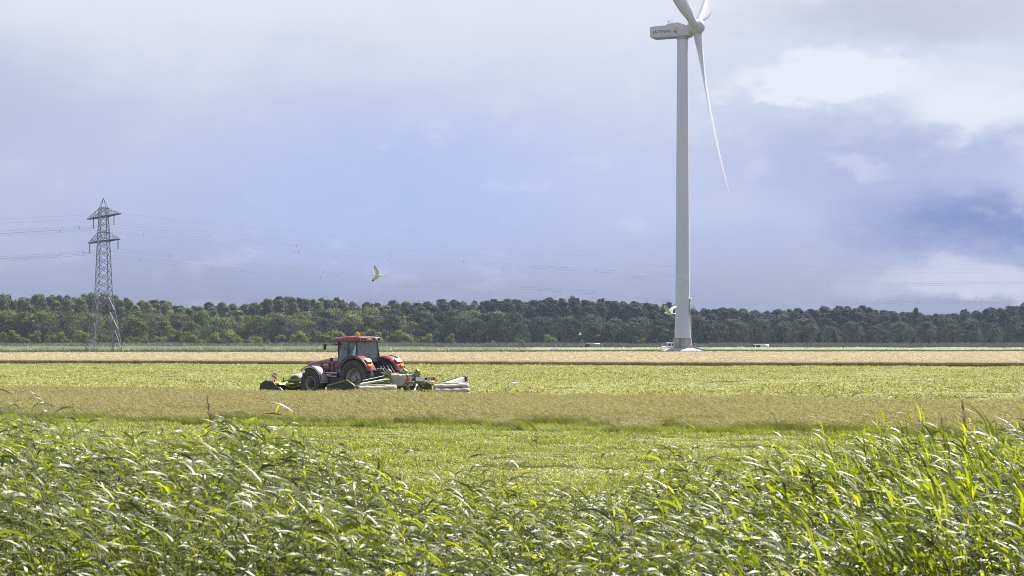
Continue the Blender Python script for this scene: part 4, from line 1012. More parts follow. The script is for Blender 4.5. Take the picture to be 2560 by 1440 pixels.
def tractor():
    t = tag(empty('tractor', AX, HEAD), 'dusty dark red four wheel drive tractor driving left with mowers', 'tractor')
    # chassis, gearbox and axles
    ch = MB().box(-.45, 3.9, -.26, .26, .62, 1.12); ch.box(-.2, .2, -.75, .75, .82, 1.14); ch.box(2.98, 3.22, -.8, .8, .58, .86)
    ch.build('chassis', M_dark, t, bevel=.04)
    MB().box(.95, 2.05, .38, .92, .50, 1.02).build('fuel_tank', M_dark, t, bevel=.08, seg=3)
    st = MB().box(.98, 1.5, .92, 1.12, .42, .46).build('step', M_dark, t)
    MB().box(1.0, 1.48, .90, 1.08, .70, .74).build('step', M_dark, t)
    MB().tube([(1.75, .62, 1.235), (2.75, .62, 1.235)], .05, 12).build('air_pipe', M_silver, t, smooth=40)
    MB().tube([(1.75, .66, 1.08), (2.45, .66, 1.08)], .045, 12).build('air_pipe', M_silver, t, smooth=40)
    MB().box(2.05, 2.5, .3, .75, .55, 1.0).build('battery_box', M_dark, t, bevel=.04)
    # bonnet: lofted along x
    def sec(x, w, z0, z1):
        p = [(-w, z0), (-w * 1.03, (z0 + z1) / 2), (-w * .97, z1 - .12), (-w * .72, z1 - .02), (0, z1 + .015), (w * .72, z1 - .02), (w * .97, z1 - .12), (w * 1.03, (z0 + z1) / 2), (w, z0)]
        return [(x, a, b) for a, b in p]
    hood = MB().loft([sec(1.62, .47, 1.16, 2.05), sec(2.3, .47, 1.14, 2.02), sec(3.0, .45, 1.22, 1.93), sec(3.7, .42, 1.34, 1.83), sec(4.05, .40, 1.42, 1.76)]).build('bonnet', M_red, t, smooth=50)
    MB().loft([sec(4.05, .385, 1.30, 1.755), sec(4.22, .37, 1.28, 1.66), sec(4.32, .33, 1.30, 1.50)]).build('grille', M_dark, t, smooth=50)
    for x in (2.05, 2.35, 2.92): MB().hexa([(x, .43, 1.34), (x + .13, .43, 1.34), (x + .13, .492, 1.34), (x, .492, 1.34), (x + .06, .43, 1.74), (x + .19, .43, 1.74), (x + .19, .492, 1.74), (x + .06, .492, 1.74)]).build('side_vent', M_dark, hood)
    MB().hexa([(2.55, .44, 1.62), (3.75, .40, 1.60), (3.75, .446, 1.60), (2.55, .49, 1.62), (2.55, .44, 1.70), (3.75, .40, 1.62), (3.75, .446, 1.625), (2.55, .49, 1.70)]).build('silver_flash', M_fgrey, hood)
    for x, l in ((1.72, .16), (1.92, .10), (2.06, .14)): MB().box(x, x + l, .44, .487, 1.86, 1.95).build('decal', M_signw, hood)
    MB().box(2.26, 2.40, .43, .496, 1.84, 2.0).build('vent_cap', M_dark, hood)
    MB().box(4.2, 4.55, -.36, .36, .62, 1.22).build('front_weight', M_dark, t, bevel=.06)
    MB().tube([(1.75, -.62, 1.2), (1.75, -.62, 2.2), (1.78, -.62, 2.75)], [.075, .075, .06], 12).build('exhaust', M_dark, t, smooth=40)
    # cab
    x0, x1, yb, zt = .22, 1.62, .72, 2.80
    P = {'A': [(x1 + .02, .62, 1.25), (x1 - .02, .70, zt)], 'C': [(x0 - .02, .76, 1.95), (x0 + .12, .70, zt)]}
    for s in (-1, 1):
        for nm, (a, b) in P.items():
            MB().tube([(a[0], a[1] * s, a[2]), (b[0], b[1] * s, b[2])], .045, 8).build('cab_pillar', M_dark, t, smooth=40)
        MB().tube([(.86, .80 * s, 1.70), (.90, .72 * s, zt)], .022, 8).build('door_frame', M_dark, t, smooth=40)
    cabf = MB().box(.25, 1.62, -.60, .60, 1.05, 1.40).build('cab_floor', M_dark, t)
    MB().hexa([(1.62, -.60, 1.9), (1.66, -.60, 1.9), (1.66, .60, 1.9), (1.62, .60, 1.9), (1.57, -.68, zt), (1.60, -.68, zt), (1.60, .68, zt), (1.57, .68, zt)]).build('windscreen', M_cglass, t)
    MB().hexa([(x0 - .05, -.73, 1.80), (x0 - .02, -.73, 1.80), (x0 - .02, .73, 1.80), (x0 - .05, .73, 1.80), (x0 + .10, -.67, zt), (x0 + .13, -.67, zt), (x0 + .13, .67, zt), (x0 + .10, .67, zt)]).build('rear_window', M_cglass, t)
    for s in (-1, 1):
        q = [(x0 + .03, 1.95), (.55, 1.72), (.95, 1.42), (1.25, 1.28), (1.60, 1.28), (1.60, zt), (x0 + .16, zt)]
        n = len(q); yy = lambda z: s * (.68 + .10 * (zt - z) / 1.5 * (1 if z > 1.6 else .6))
        mb = MB(); mb.add([(a, yy(b), b) for a, b in q] + [(a, yy(b) - s * .02, b) for a, b in q], [tuple(range(n)), tuple(range(n, 2 * n))[::-1]] + [(i, (i + 1) % n, n + (i + 1) % n, n + i) for i in range(n)])
        mb.build('side_window', M_cglass, t)
    def rsec(x, w, z0, z1): return [(x, -w, z0 + .03), (x, -w * 1.02, (z0 + z1) / 2), (x, -w * .9, z1 - .04), (x, 0, z1), (x, w * .9, z1 - .04), (x, w * 1.02, (z0 + z1) / 2), (x, w, z0 + .03), (x, 0, z0)]
    roof = MB().loft([rsec(.06, .70, 2.86, 3.03), rsec(.12, .77, 2.81, 3.06), rsec(.5, .80, 2.79, 3.085), rsec(1.2, .80, 2.79, 3.09), rsec(1.75, .77, 2.80, 3.06), rsec(1.92, .68, 2.84, 2.98)]).build('roof', M_red, t, smooth=50)
    MB().box(.045, .11, -.70, .70, 2.86, 3.0).build('roof_panel', M_fgrey, roof, bevel=.02)
    for y in (-.56, -.22, .40, .60): MB().box(.02, .06, y - .065, y + .065, 2.88, 2.99).build('work_lamp', M_dark, roof, bevel=.012)
    for y in (-.40, .1): MB().box(.025, .06, y - .08, y + .08, 2.89, 2.98).build('work_lamp', M_lamp, roof, bevel=.012)
    bc = MB().lathe([(.055, 3.05), (.055, 3.09), (.085, 3.10), (.09, 3.19), (.07, 3.24), (.02, 3.255)], 16, 'z', (.35, .60, 0)).build('beacon', M_amber, roof, smooth=40)
    # interior
    seat = MB().box(.42, .92, -.26, .26, 1.52, 1.66); seat.hexa([(.36, -.25, 1.62), (.50, -.25, 1.62), (.50, .25, 1.62), (.36, .25, 1.62), (.26, -.22, 2.28), (.38, -.22, 2.28), (.38, .22, 2.28), (.26, .22, 2.28)])
    seat.build('seat', M_dark, t, bevel=.05)
    MB().tube([(1.5, 0, 1.35), (1.28, 0, 2.02)], .05, 8).build('steering_column', M_dark, t)
    sw = MB(); sw.tube([(1.27 + .19 * math.cos(a) * .5, .20 * math.sin(a), 2.04 + .19 * math.cos(a) * .8) for a in [2 * math.pi * i / 20 for i in range(21)]], .018, 6, cap=False); sw.build('steering_wheel', M_dark, t, smooth=50)
    MB().box(.4, 1.1, -.62, -.34, 1.5, 1.95).build('console', M_dark, t, bevel=.05)
    # mirrors
    for s in (-1, 1):
        MB().tube([(1.6, .72 * s, 2.66), (1.75, 1.15 * s, 2.70), (1.85, 1.42 * s, 2.68)], .025, 8).build('mirror_arm', M_dark, t, smooth=40)
        MB().box(1.82, 1.88, min(1.30 * s, 1.46 * s), max(1.30 * s, 1.46 * s), 2.40, 2.66).build('mirror', M_dark, t, bevel=.02)
    MB().tube([(1.68, -.70, 2.7), (2.15, -.95, 2.72)], .02, 6).build('lamp_bracket', M_dark, t)
    # mudguards
    for s in (-1, 1):
        y0, y1 = (.68, 1.30) if s > 0 else (-1.30, -.68)
        f = arc_sheet((0, .98), lambda k: 1.10 + .06 * k, 28, 158, y0, y1, .035, 18).build('rear_mudguard', M_red, t, smooth=45)
        lip = MB(); ys = 1.31 * s
        lip.tube([(1.09 * math.cos(R(a)) * (1 + .0004 * a), ys, .98 + 1.09 * math.sin(R(a)) * (1 + .0004 * a)) for a in range(20, 160, 7)], .03, 6); lip.build('trim', M_dark, f, smooth=50)
        a = R(132); MB().box(-.12, .12, -.16, .16, -.05, .08, Matrix.Translation((1.17 * math.cos(a), 1.02 * s, .98 + 1.17 * math.sin(a))) @ Matrix.Rotation(R(-42), 4, 'Y')).build('tail_lamp', M_lampr, f, bevel=.02)
        a = R(146); MB().box(-.06, .06, -.10, .10, -.03, .05, Matrix.Translation((1.18 * math.cos(a), 1.12 * s, .98 + 1.18 * math.sin(a))) @ Matrix.Rotation(R(-56), 4, 'Y')).build('indicator', M_amber, f, bevel=.015)
        ff = arc_sheet((3.1, .72), .87, 50, 178, *((.72, 1.26) if s > 0 else (-1.26, -.72)), .025, 14).build('front_mudguard', M_fgrey, t, smooth=45)
        MB().tube([(3.1 + .87 * math.cos(R(a)), 1.265 * s, .72 + .87 * math.sin(R(a))) for a in range(48, 181, 7)], .022, 6).build('trim', M_dark, ff, smooth=50)
        wheel(t, (0, 1.0 * s, .98), .98, .64, .52, s, 20)
        wheel(t, (3.1, .98 * s, .73), .73, .54, .37, s, 16)
    # rear linkage
    for s in (-1, 1):
        MB().tube([(-.3, .38 * s, .72), (-1.25, .45 * s, .62)], .05, 8).build('lower_link', M_dark, t)
        MB().tube([(-.25, .36 * s, 1.35), (-.85, .42 * s, .72)], .04, 8).build('lift_rod', M_hub, t)
    MB().tube([(-.35, 0, 1.22), (-1.25, 0, 1.30)], .05, 8).build('top_link', M_hub, t)
    lk = MB().box(-.62, -.30, -.40, .40, .75, 1.50).build('hitch_block', M_dark, t, bevel=.05)
    for y in (-.3, -.1, .12, .3): MB().tube([(-.55, y, 1.45), (-.95, y * 1.2, 1.62), (-1.4, y, 1.15)], .02, 6).build('hose', M_dark, t, smooth=60)
    MB().tube([(-.6, 0, .85), (-1.4, 0, .80)], .07, 10).build('drive_shaft', M_lime, t, smooth=50)
    return t
tractor()

# driver, seated, hands on the wheel
def skin_mesh(name, pts, edges, root, sub=2):
    me = bpy.data.meshes.new(name); me.from_pydata([p[:3] for p in pts], edges, []); me.update()
    o = bpy.data.objects.new(name, me); COL.objects.link(o)
    sk = o.modifiers.new('s', 'SKIN'); sk.use_smooth_shade = True
    sv = me.skin_vertices[0].data
    for i, p in enumerate(pts):
        r = p[3]; sv[i].radius = (r, r) if not isinstance(r, tuple) else r; sv[i].use_root = (i == root)
    ss = o.modifiers.new('d', 'SUBSURF'); ss.levels = sub; ss.render_levels = sub
    bpy.context.view_layer.update()
    out = bpy.data.meshes.new_from_object(o.evaluated_get(bpy.context.evaluated_depsgraph_get()))
    bpy.data.objects.remove(o); return out
def driver():
    d = tag(empty('person', AX, HEAD), 'tractor driver in dark clothes seated behind the rear cab window', 'person')
    pts = [(.60, 0, 1.72, .15), (.56, 0, 1.90, .14), (.53, 0, 2.08, (.17, .13)), (.53, 0, 2.20, (.16, .11)), (.55, 0, 2.30, .055), (.56, 0, 2.37, .055)]
    ed = [(0, 1), (1, 2), (2, 3), (3, 4), (4, 5)]
    for s in (-1, 1):
        b = len(pts); pts += [(.53, .19 * s, 2.20, .065), (.66, .27 * s, 1.96, .05), (.95, .22 * s, 1.97, .038), (1.20, .16 * s, 2.08, .03), (1.26, .155 * s, 2.11, (.035, .018))]
        ed += [(3, b), (b, b + 1), (b + 1, b + 2), (b + 2, b + 3), (b + 3, b + 4)]
        for k in range(4):      # fingers closing round the rim
            f = len(pts); y = (.185 - .022 * k) * s; l = (.035, .04, .038, .028)[k]
            pts += [(1.26 + l, y, 2.13, .009), (1.26 + l + .01, y, 2.09, .008)]; ed += [(b + 4, f), (f, f + 1)]
        f = len(pts); pts += [(1.24, .11 * s, 2.12, .010), (1.27, .10 * s, 2.10, .009)]; ed += [(b + 3, f), (f, f + 1)]
        b = len(pts); pts += [(.64, .10 * s, 1.70, .09), (1.05, .16 * s, 1.74, .07), (1.18, .15 * s, 1.46, .05), (1.28, .15 * s, 1.42, .04)]
        ed += [(0, b), (b, b + 1), (b + 1, b + 2), (b + 2, b + 3)]
    link('body', skin_mesh('body', pts, ed, 0), d, M_cloth)
    # head with brow, nose, chin
    hd = MB(); secs = []
    for i in range(11):
        f = i / 10; z = 2.36 + .25 * f; r = .098 * math.sin(math.pi * (0.12 + .86 * f)) ** .55; q = []
        for k in range(16):
            a = 2 * math.pi * k / 16; x = r * 1.12 * math.cos(a); y = r * .86 * math.sin(a)
            if k == 0: x += .028 * max(0, 1 - abs(f - .42) / .12) + .012 * max(0, 1 - abs(f - .08) / .1)
            if k in (1, 15): x -= .010 * max(0, 1 - abs(f - .54) / .08)
            q.append((.57 + x, y, z))
        secs.append(q)
    h = hd.loft(secs).build('head', M_skin, d, smooth=70)
    for s in (-1, 1): MB().lathe([(.005, -.01), (.03, -.008), (.03, .008), (.005, .01)], 10, 'y', (.565, .088 * s, 2.48)).build('ear', M_skin, h, smooth=50)
    ca = MB(); secs = []
    for i in range(6):
        f = i / 5; r = .108 * math.cos(f * 1.35); secs.append([(.56 + r * 1.12 * math.cos(a), r * .92 * math.sin(a), 2.53 + .10 * f) for a in [2 * math.pi * k / 16 for k in range(16)]])
    ca.loft(secs).build('hair', M_hair, d, smooth=60)
driver()

# ------------------------------------------------------------------ mowers
def curtain(name, parent, x, y0, y1, z0, z1, folds=3, depth=.05, mat=None, lean=.12):
    """hanging canvas: rows bulge between the horizontal seams"""
    rows, cols = 13, 16; vs = []; g = random.Random(int(abs(y0 * 100)))
    for j in range(rows):
        f = j / (rows - 1); z = z1 + (z0 - z1) * f; bul = depth * abs(math.sin(f * folds * math.pi)) ** .7
        for i in range(cols + 1):
            u = i / cols; vs.append((x - bul - lean * f + .012 * math.sin(u * 23 + j * .4) + g.uniform(-.004, .004), y0 + (y1 - y0) * u, z + .012 * math.sin(u * 9)))
    n = cols + 1; fs = [(j * n + i, j * n + i + 1, (j + 1) * n + i + 1, (j + 1) * n + i) for j in range(rows - 1) for i in range(cols)]
    v = np.array(vs); o = link(name, np_mesh(name, v, None, np.array(fs), mat or M_canvas, {'rnd': np.random.default_rng(1).uniform(.3, .7, len(v))}, smooth=True), parent)
    o.modifiers.new('thick', 'SOLIDIFY').thickness = .012
    for k in range(1, folds):
        z = z1 + (z0 - z1) * k / folds; MB().box(x - lean * k / folds - .022, x - lean * k / folds + .02, y0, y1, z - .014, z + .014).build('seam', M_galvd, o)
    return o
def rear_mower():
    t = tag(empty('rear_mower', AX, HEAD), 'lime and grey double wing mower with white curtains behind the tractor', 'mower')
    # headstock and folding frame
    MB().box(-1.55, -1.30, -.55, .55, .55, 1.28).build('headstock', M_lime, t, bevel=.04)
    for s in (-1, 1):
        MB().prism([(-2.05, .62), (-1.45, .55), (-1.40, 1.15), (-1.70, 1.50), (-1.90, 1.38), (-1.80, 1.05)], *sorted((.50 * s, .58 * s))).build('side_plate', M_lime, t, bevel=.015)
    cv = MB().hexa([(-2.45, -.42, .66), (-1.75, -.42, .66), (-1.75, .46, .66), (-2.45, .46, .66), (-2.40, -.46, 1.24), (-1.72, -.42, 1.22), (-1.72, .44, 1.22), (-2.40, .46, 1.20)]).build('centre_cover', M_cgrey, t, bevel=.03)
    MB().box(-2.475, -2.44, -.02, .01, .68, 1.2).build('groove', M_dark, cv)
    MB().prism([(-2.75, .9), (-2.35, .8), (-2.28, 1.15), (-2.55, 1.50), (-2.72, 1.40)], -.62, -.50).build('end_horn', M_lime, t, bevel=.015)
    # rear light bar
    lb = MB().box(-3.02, -2.97, -1.15, .62, .93, 1.07).build('light_bar', M_dark, t)
    MB().box(-3.045, -3.02, -.58, .02, .92, 1.09).build('number_board', M_signw, lb)
    for y0, y1 in ((.28, .62), (-1.12, -.78)):
        wb = MB().box(-3.04, -3.02, y0, y1, .91, 1.09).build('warning_board', M_signw, lb)
        for k in range(3):
            a = y0 + .02 + k * .11; MB().hexa([(-3.046, a, .912), (-3.041, a, .912), (-3.041, a + .055, .912), (-3.046, a + .055, .912), (-3.046, a - .0 + .045, 1.088), (-3.041, a + .045, 1.088), (-3.041, a + .10, 1.088), (-3.046, a + .10, 1.088)]).build('stripe', M_signr, wb)
    for y in (.66, -1.20): MB().lathe([(.09, 0), (.09, .06), (.06, .09)], 14, 'x', (-3.10, y, 1.0)).build('lamp', M_lampr, lb, smooth=40)
    for y in (-.7, .1): MB().box(-2.97, -1.6, y - .05, y + .05, .78, .90).build('carrier_beam', M_lime, t, bevel=.02)
    for y in (-.15, -.45, .3): MB().tube([(-1.8, y, 1.1), (-2.3, y - .1, 1.35), (-2.9, y - .2, 1.0)], .022, 6).build('hose', M_dark, t, smooth=60)
    # wings
    for s, ya, yb, xr, xf in ((1, 1.55, 4.15, -3.2, -1.25), (-1, -.95, -3.55, -3.2, -1.25)):
        y0, y1 = min(ya, yb), max(ya, yb)
        MB().box(xf - .75, xf - .15, y0 + .05, y1 - .05, .06, .20).build('cutter_bar', M_dark, t, bevel=.03)
        dk = MB().hexa([(xr + .05, y0, .70), (xf, y0, .62), (xf, y1, .62), (xr + .05, y1, .70), (xr + .05, y0, .77), (xf, y0, .70), (xf, y1, .70), (xr + .05, y1, .77)]).build('hood_panel', M_cgrey, t, bevel=.02)
        MB().box(xr - .02, xr + .06, y0, y1, .74, .80).build('top_rail', M_canvas if False else M_cgrey, t, bevel=.01)
        curtain('canvas_curtain', t, xr, y0 + .02, y1 - .02, .12, .77)
        arm = MB(); arm.tube([(-1.75, .5 * s, .95), (-2.0, (.5 * s + ya) / 2, .98), (-2.1, (ya + yb) / 2, .80)], [.06, .055, .05], 8); arm.build('lift_arm', M_lime, t, smooth=50)
        MB().tube([(-1.6, .3 * s, 1.2), (-1.95, (ya + yb) / 2 - .3 * s, .95)], .035, 8).build('hydraulic_ram', M_galvd, t, smooth=50)
        g = arc_sheet((-2.2, .30), .62, 20, 150, *sorted((ya, ya - .12 * s)), .03, 8).build('inner_guard', M_lime, t, smooth=45)
        MB().prism([(xf, .14), (xf, .70), (-2.6, .95), (-3.15, .72), (-3.2, .14)], *sorted((ya - .01 * s, ya + .015 * s))).build('inner_curtain', M_olive, t)
        # outer end: dark curtain with lime edge
        en = MB().prism([(xf, .12), (xf, .72), (-2.55, .99), (-3.05, .74), (-3.24, .12)], *sorted((yb, yb + .025 * s))).build('end_curtain', M_blackc if s > 0 else M_olive, t)
        MB().tube([(xf + .02, yb + .02 * s, .10), (xf + .02, yb + .02 * s, .75), (-2.55, yb + .02 * s, 1.02), (-3.06, yb + .02 * s, .77), (-3.26, yb + .02 * s, .12)], .028, 6).build('edge_rail', M_lime, en, smooth=50)
    MB().box(-2.3, -1.25, 4.18, 4.20, .14, .66).build('curtain_flap', M_olive, t)
    # raised end flap on the far wing and folded grass guides
    MB().hexa([(-3.0, -3.58, .77), (-2.4, -3.55, .77), (-2.4, -2.3, .77), (-3.0, -2.3, .77), (-2.9, -3.62, 1.04), (-2.8, -3.6, 1.06), (-2.75, -2.35, .83), (-2.85, -2.35, .82)]).build('raised_flap', M_cgrey, t, bevel=.02)
    MB().box(-3.0, -2.7, -3.72, -3.62, .82, 1.08).build('end_bracket', M_galvd, t, bevel=.02)
    for y in (.05, -.45): MB().hexa([(-3.3, y - .2, .12), (-2.5, y - .2, .12), (-2.5, y + .2, .12), (-3.3, y + .2, .12), (-3.25, y - .2, .34), (-2.5, y - .2, .42), (-2.5, y + .2, .42), (-3.25, y + .2, .34)]).build('swath_board', M_cgrey, t, bevel=.02)
    MB().tube([(-2.9, -.2, .75), (-3.2, .35, .38)], .04, 8).build('strut', M_canvas if False else M_signw, t)
    for k in range(2): arc_sheet((-2.4, .28), .50, 10, 150, -.55 + k * .75, -.47 + k * .75, .03, 8).build('guard', M_lime, t, smooth=45)
def front_mower():
    t = tag(empty('front_mower', AX, HEAD), 'lime and black mower carried in front of the tractor', 'mower')
    x0, x1 = 5.0, 6.45
    MB().box(x0 + .25, x1 - .3, -1.45, 1.45, .06, .20).build('cutter_bar', M_dark, t, bevel=.03)
    MB().hexa([(x0, -1.5, .64), (x1 - .1, -1.5, .66), (x1 - .1, 1.5, .66), (x0, 1.5, .64), (x0 + .1, -1.5, .72), (x1 - .15, -1.5, .76), (x1 - .15, 1.5, .76), (x0 + .1, 1.5, .72)]).build('hood_panel', M_lime, t, bevel=.02)
    for s in (-1, 1):
        prof = [(x0 + .05, .12), (x0 + .12, .50), (x0 + .45, .78), (x1 - .45, .82), (x1 - .08, .62), (x1, .12)]
        en = MB().prism(prof, *sorted((1.5 * s, 1.56 * s))).build('end_curtain', M_blackc, t, bevel=.02)
        MB().tube([(a, 1.56 * s, b + .02) for a, b in prof[1:5]], .025, 6).build('edge_rail', M_lime, en, smooth=50)
    curtain('front_curtain', t, x1 + .06, -1.48, 1.48, .12, .70, 2, .04, M_blackc, -.05)
    MB().tube([(4.35, .5, .62), (4.75, .9, .50), (5.2, 1.2, .66)], .045, 8).build('frame_arm', M_lime, t, smooth=50)
    MB().tube([(4.35, .45, .80), (5.0, .8, .88), (5.5, .9, .78)], .05, 8).build('frame_arm', M_lime, t, smooth=50)
    MB().tube([(4.35, -.45, .80), (5.0, -.8, .88), (5.5, -.9, .78)], .05, 8).build('frame_arm', M_lime, t, smooth=50)
    MB().box(4.55, 4.85, .3, 1.25, .62, .72).build('belt_guard', M_canvas if False else M_lime, t, bevel=.03)
    arc_sheet((4.85, .55), .62, 10, 150, -.2, .62, .04, 12).build('dome_cover', M_cgrey, t, smooth=50)
    MB().box(4.36, 4.56, -.5, .5, .55, 1.05).build('headstock', M_lime, t, bevel=.03)
    MB().tube([(4.8, 1.42, .30), (5.0, 1.46, .48), (5.4, 1.48, .50)], .03, 6).build('guide_rod', M_signw, t, smooth=50)
    MB().tube([(5.35, .95, .76), (5.3, .93, 1.02)], .02, 6).build('marker_rod', M_dark, t)
    sg = MB().box(5.68, 5.72, 1.08, 1.40, .86, 1.24).build('warning_sign', M_signw, t)
    for q in (0, 1):      # diagonal red stripes on the side facing back
        z = .88 + q * .20; MB().hexa([(5.672, 1.10, z), (5.679, 1.10, z), (5.679, 1.38, z + .16), (5.672, 1.38, z + .16), (5.672, 1.10, z + .09), (5.679, 1.10, z + .09), (5.679, 1.38, min(1.235, z + .25)), (5.672, 1.38, min(1.235, z + .25))]).build('stripe', M_signr, sg)
    MB().box(5.685, 5.715, 1.20, 1.26, .74, .86).build('sign_post', M_signr, t)
rear_mower(); front_mower()

# ------------------------------------------------------------------ gulls
def wing_mesh(name, span, seg, mat, s):
    """s=+1 left; seg = (f0,f1) share of the span; thin aerofoil plate, swept"""
    secs = []
    n = 6
    for i in range(n + 1):
        f = seg[0] + (seg[1] - seg[0]) * i / n
        y = span * f; ch = .215 * (1 - .25 * f) * (1 if f < .75 else max(.06, 1 - (f - .75) / .27)); lead = .05 + .06 * math.sin(min(1, f / .45) * 1.57) - .26 * max(0, f - .4) ** 1.1
        zz = .05 * math.sin(f * 3.0); th = .014 * (1 - .7 * f)
        secs.append([(lead, y * s, zz), (lead - ch * .3, y * s, zz + th), (lead - ch, y * s, zz - .004), (lead - ch * .3, y * s, zz - th * .4)])
    m = MB().loft(secs).mesh(name, mat, smooth=60)
    a = m.attributes.new('rnd', 'FLOAT', 'POINT'); a.data.foreach_set('value', np.full(len(m.vertices), .6, np.float32))
    return m
def gull(label, loc, fwd, up, span, dih, sc=1.0, folded=False, sweep=0, group='gulls over the field'):
    g = tag(empty('gull', loc), label, 'gull', group)
    f = Vector(fwd).normalized(); u = Vector(up); l = u.cross(f).normalized(); u = f.cross(l)
    g.matrix_world = Matrix.Translation(loc) @ Matrix((f, l, u)).transposed().to_4x4() @ Matrix.Diagonal((sc, sc, sc, 1))
    def ring(x, r, z=0): return [(x, r * math.cos(a), z + r * .92 * math.sin(a)) for a in [2 * math.pi * k / 12 for k in range(12)]]
    b = MB().loft([ring(-.24, .012, .01), ring(-.16, .04), ring(-.05, .065), ring(.06, .065), ring(.13, .056, .012), ring(.17, .052, .022), ring(.21, .055, .03), ring(.25, .042, .03), ring(.265, .012, .026)]).mesh('body', M_gull, smooth=70)
    a = b.attributes.new('rnd', 'FLOAT', 'POINT'); a.data.foreach_set('value', np.full(len(b.vertices), .8, np.float32))
    link('body', b, g)
    MB().loft([[(.26, .010, .032), (.26, -.010, .032), (.26, -.010, .014), (.26, .010, .014)], [(.315, .002, .018), (.315, -.002, .018), (.315, -.002, .012), (.315, .002, .012)]]).build('beak', M_beak, g)
    for s in (-1, 1): MB().lathe([(.001, -.004), (.007, 0), (.001, .004)], 8, 'y', (.228, .038 * s, .042)).build('eye', M_gullb, g)
    tl = MB().loft([[(-.20, .03, .012), (-.20, -.03, .012), (-.20, -.03, 0), (-.20, .03, 0)], [(-.33, .06, .012), (-.33, -.06, .012), (-.33, -.06, .006), (-.33, .06, .006)]]).mesh('tail', M_gull)
    a = tl.attributes.new('rnd', 'FLOAT', 'POINT'); a.data.foreach_set('value', np.full(len(tl.vertices), .9, np.float32)); link('tail', tl, g)
    for s, dh in ((1, dih[0]), (-1, dih[1])):
        w = link('wing', wing_mesh('wing', span / 2, (0, .82), M_gullg if not folded else M_cgrey, s), g); w.location = (.02, .04 * s, .02)
        w.rotation_euler = (R(dh) * s, 0, R(sweep) * s) if not folded else (R(-35) * s, R(4), R(-76) * s)
        link('wing_tip', wing_mesh('wing_tip', span / 2, (.82, 1.0), M_gullb, s), w)
        le = []      # bright leading edge
        for i in range(10):
            q = i / 9 * .8; le.append((.05 + .06 * math.sin(min(1, q / .45) * 1.57) - .26 * max(0, q - .4) ** 1.1, span / 2 * q * s, .05 * math.sin(q * 3.0)))
        lm = MB().tube(le, .02, 6).mesh('leading_edge', M_gull, smooth=60); a = lm.attributes.new('rnd', 'FLOAT', 'POINT'); a.data.foreach_set('value', np.full(len(lm.vertices), 1, np.float32))
        link('leading_edge', lm, w)
    if folded:
        for s in (-1, 1): MB().tube([(0, .025 * s, -.05), (.01, .025 * s, -.15), (.05, .025 * s, -.155)], .008, 5).build('leg', M_beak, g)
    return g
gull('white gull with black wing tips banking in the sky above the tractor', (W(944, 120), 120, Zat(689, 120)), (1, .1, -.1), (.12, .75, .65), 1.12, (6, 18), sc=1.1, sweep=24)
gull('white gull with raised wings flying left across the turbine tower foot', (W(1674, 92), 92, Zat(784, 92)), (-.80, .55, .02), (.05, -.25, 1), 1.35, (48, 22))
gull('tiny white gull flying low before the dark wood left of the turbine', (W(1450, 330), 330, Zat(837, 330)), (-1, .2, 0), (0, -.3, 1), 1.2, (25, 25))
gull('white gull standing on the mown meadow right of the mower', (W(1288, 122), 122, .20), (-.9, -.2, 0), (0, 0, 1), 1.2, (0, 0), 1.0, True)
flock = [(1369, 415.5), (1374, 413.5), (1379, 414.8), (1383, 412.5), (1388, 414.2), (1393, 413.0), (1399, 414.5)]
for k, (px, d) in enumerate(flock):
    gull('white gull resting in the group at the far field edge left of the turbine', (W(px, d), d - 4, .52 + .2 * (k % 2)), (random.uniform(-1, 1), random.uniform(-.6, .6), 0), (0, 0, 1), 1.3, (0, 0), 1.35, True, group='gulls resting at the field edge')

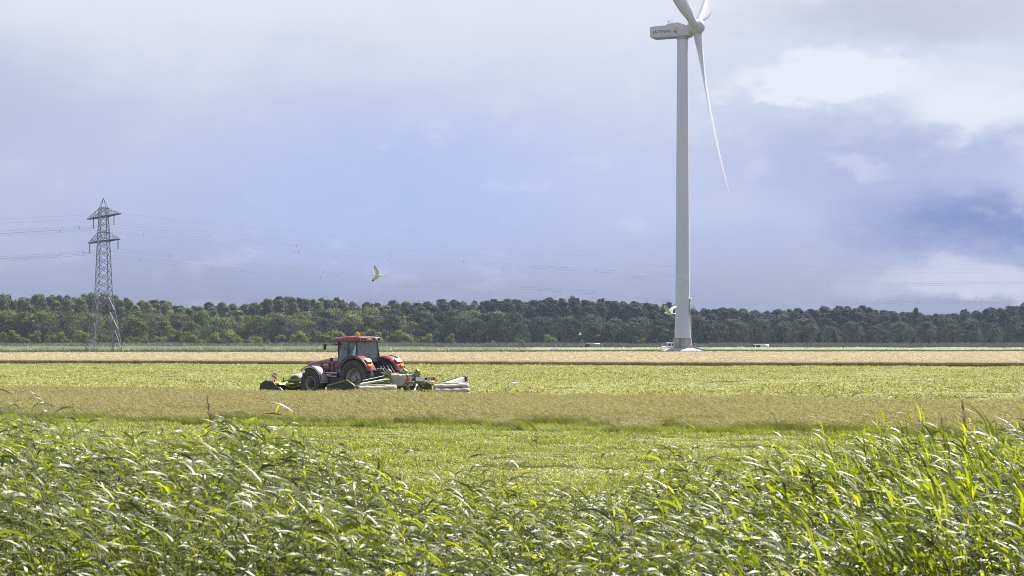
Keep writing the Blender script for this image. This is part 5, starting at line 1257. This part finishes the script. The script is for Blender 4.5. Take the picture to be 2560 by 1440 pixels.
# ------------------------------------------------------------------ vehicles on the far road
def vehicle(name, label, cat, px, d, z, rot, paint, van=False, sc=1.0):
    t = tag(empty(name, (W(px, d), d, z), R(rot)), label, cat, 'vehicles on the far road'); t.scale = (sc, sc, sc)
    if van: prof = [(-2.4, .35), (2.3, .35), (2.45, .75), (2.3, 1.05), (1.55, 1.25), (.95, 2.02), (.6, 2.1), (-2.3, 2.1), (-2.45, 1.9)]
    else: prof = [(-2.1, .32), (2.05, .32), (2.15, .62), (2.0, .82), (1.05, .95), (.35, 1.42), (-.2, 1.48), (-1.2, 1.44), (-1.85, 1.0), (-2.15, .92)]
    w = .95 if van else .86
    MB().prism(prof, -w, w).build('body', paint, t, smooth=40, bevel=.09, seg=3)
    if van: gl = [[(1.42, 1.30), (.95, 1.92), (.35, 1.92), (.35, 1.30)], [(.2, 1.30), (.2, 1.92), (-1.0, 1.92), (-1.0, 1.30)]]
    else: gl = [[(.95, .98), (.35, 1.38), (-.2, 1.42), (-.2, .98)], [(-.3, .98), (-.3, 1.42), (-1.15, 1.38), (-1.65, .98)]]
    for s in (-1, 1):
        for q in gl: MB().prism(q, *sorted(((w - .02) * s, (w + .012) * s))).build('window', M_carglass, t)
    if van: MB().hexa([(1.60, -.82, 1.28), (1.64, -.82, 1.28), (1.64, .82, 1.28), (1.60, .82, 1.28), (1.02, -.78, 1.95), (1.06, -.78, 1.97), (1.06, .78, 1.97), (1.02, .78, 1.95)]).build('windscreen', M_carglass, t)
    else:
        MB().hexa([(1.06, -.74, .98), (1.10, -.74, .98), (1.10, .74, .98), (1.06, .74, .98), (.40, -.68, 1.41), (.44, -.68, 1.43), (.44, .68, 1.43), (.40, .68, 1.41)]).build('windscreen', M_carglass, t)
        MB().hexa([(-1.86, -.72, 1.03), (-1.90, -.72, 1.03), (-1.90, .72, 1.03), (-1.86, .72, 1.03), (-1.28, -.68, 1.40), (-1.32, -.68, 1.42), (-1.32, .68, 1.42), (-1.28, .68, 1.40)]).build('rear_window', M_carglass, t)
    for x in ((-1.5, 1.55) if van else (-1.3, 1.3)):
        for s in (-1, 1):
            wh = MB().lathe([(.32, -.1), (.34, -.06), (.34, .06), (.32, .1), (.2, .11)], 18, 'y', (x, (w - .1) * s, .34)).build('wheel', M_rubber, t, smooth=40)
            MB().lathe([(.2, .101), (.18, .12)], 14, 'y', (x, (w - .1) * s, .34)).build('rim', M_silver, wh)
    for s in (-.62, .62):
        MB().box(2.05, 2.2, s - .16, s + .16, .62, .76).build('headlight', M_lamp, t, bevel=.03); MB().box(-2.2 if not van else -2.5, -2.1, s - .1, s + .1, .7, .9).build('tail_light', M_lampr, t, bevel=.03)
    return t
zr = -.79
vehicle('parked_van', 'white van parked behind the mound left of the turbine foot', 'van', 1676, 436, 0.02, 205, M_carw, True, .85)
vehicle('car', 'white car on the far road, nearest right of the turbine', 'car', 1848, 480, zr, 152, M_carw)
vehicle('van', 'boxy white van on the far road right of the turbine', 'van', 1896, 480, zr, 148, M_carw, True)
vehicle('car', 'small white car on the far road right of the white van', 'car', 1959, 484, zr, 110, M_carw, False, .9)
vehicle('car', 'dark low car on the far road at the right', 'car', 2130, 480, zr, 172, M_cardark)
vehicle('camper_van', 'grey white van at the wood edge left of the turbine', 'van', 1478, 492, -.75, 120, M_cargrey, True, 1.05)
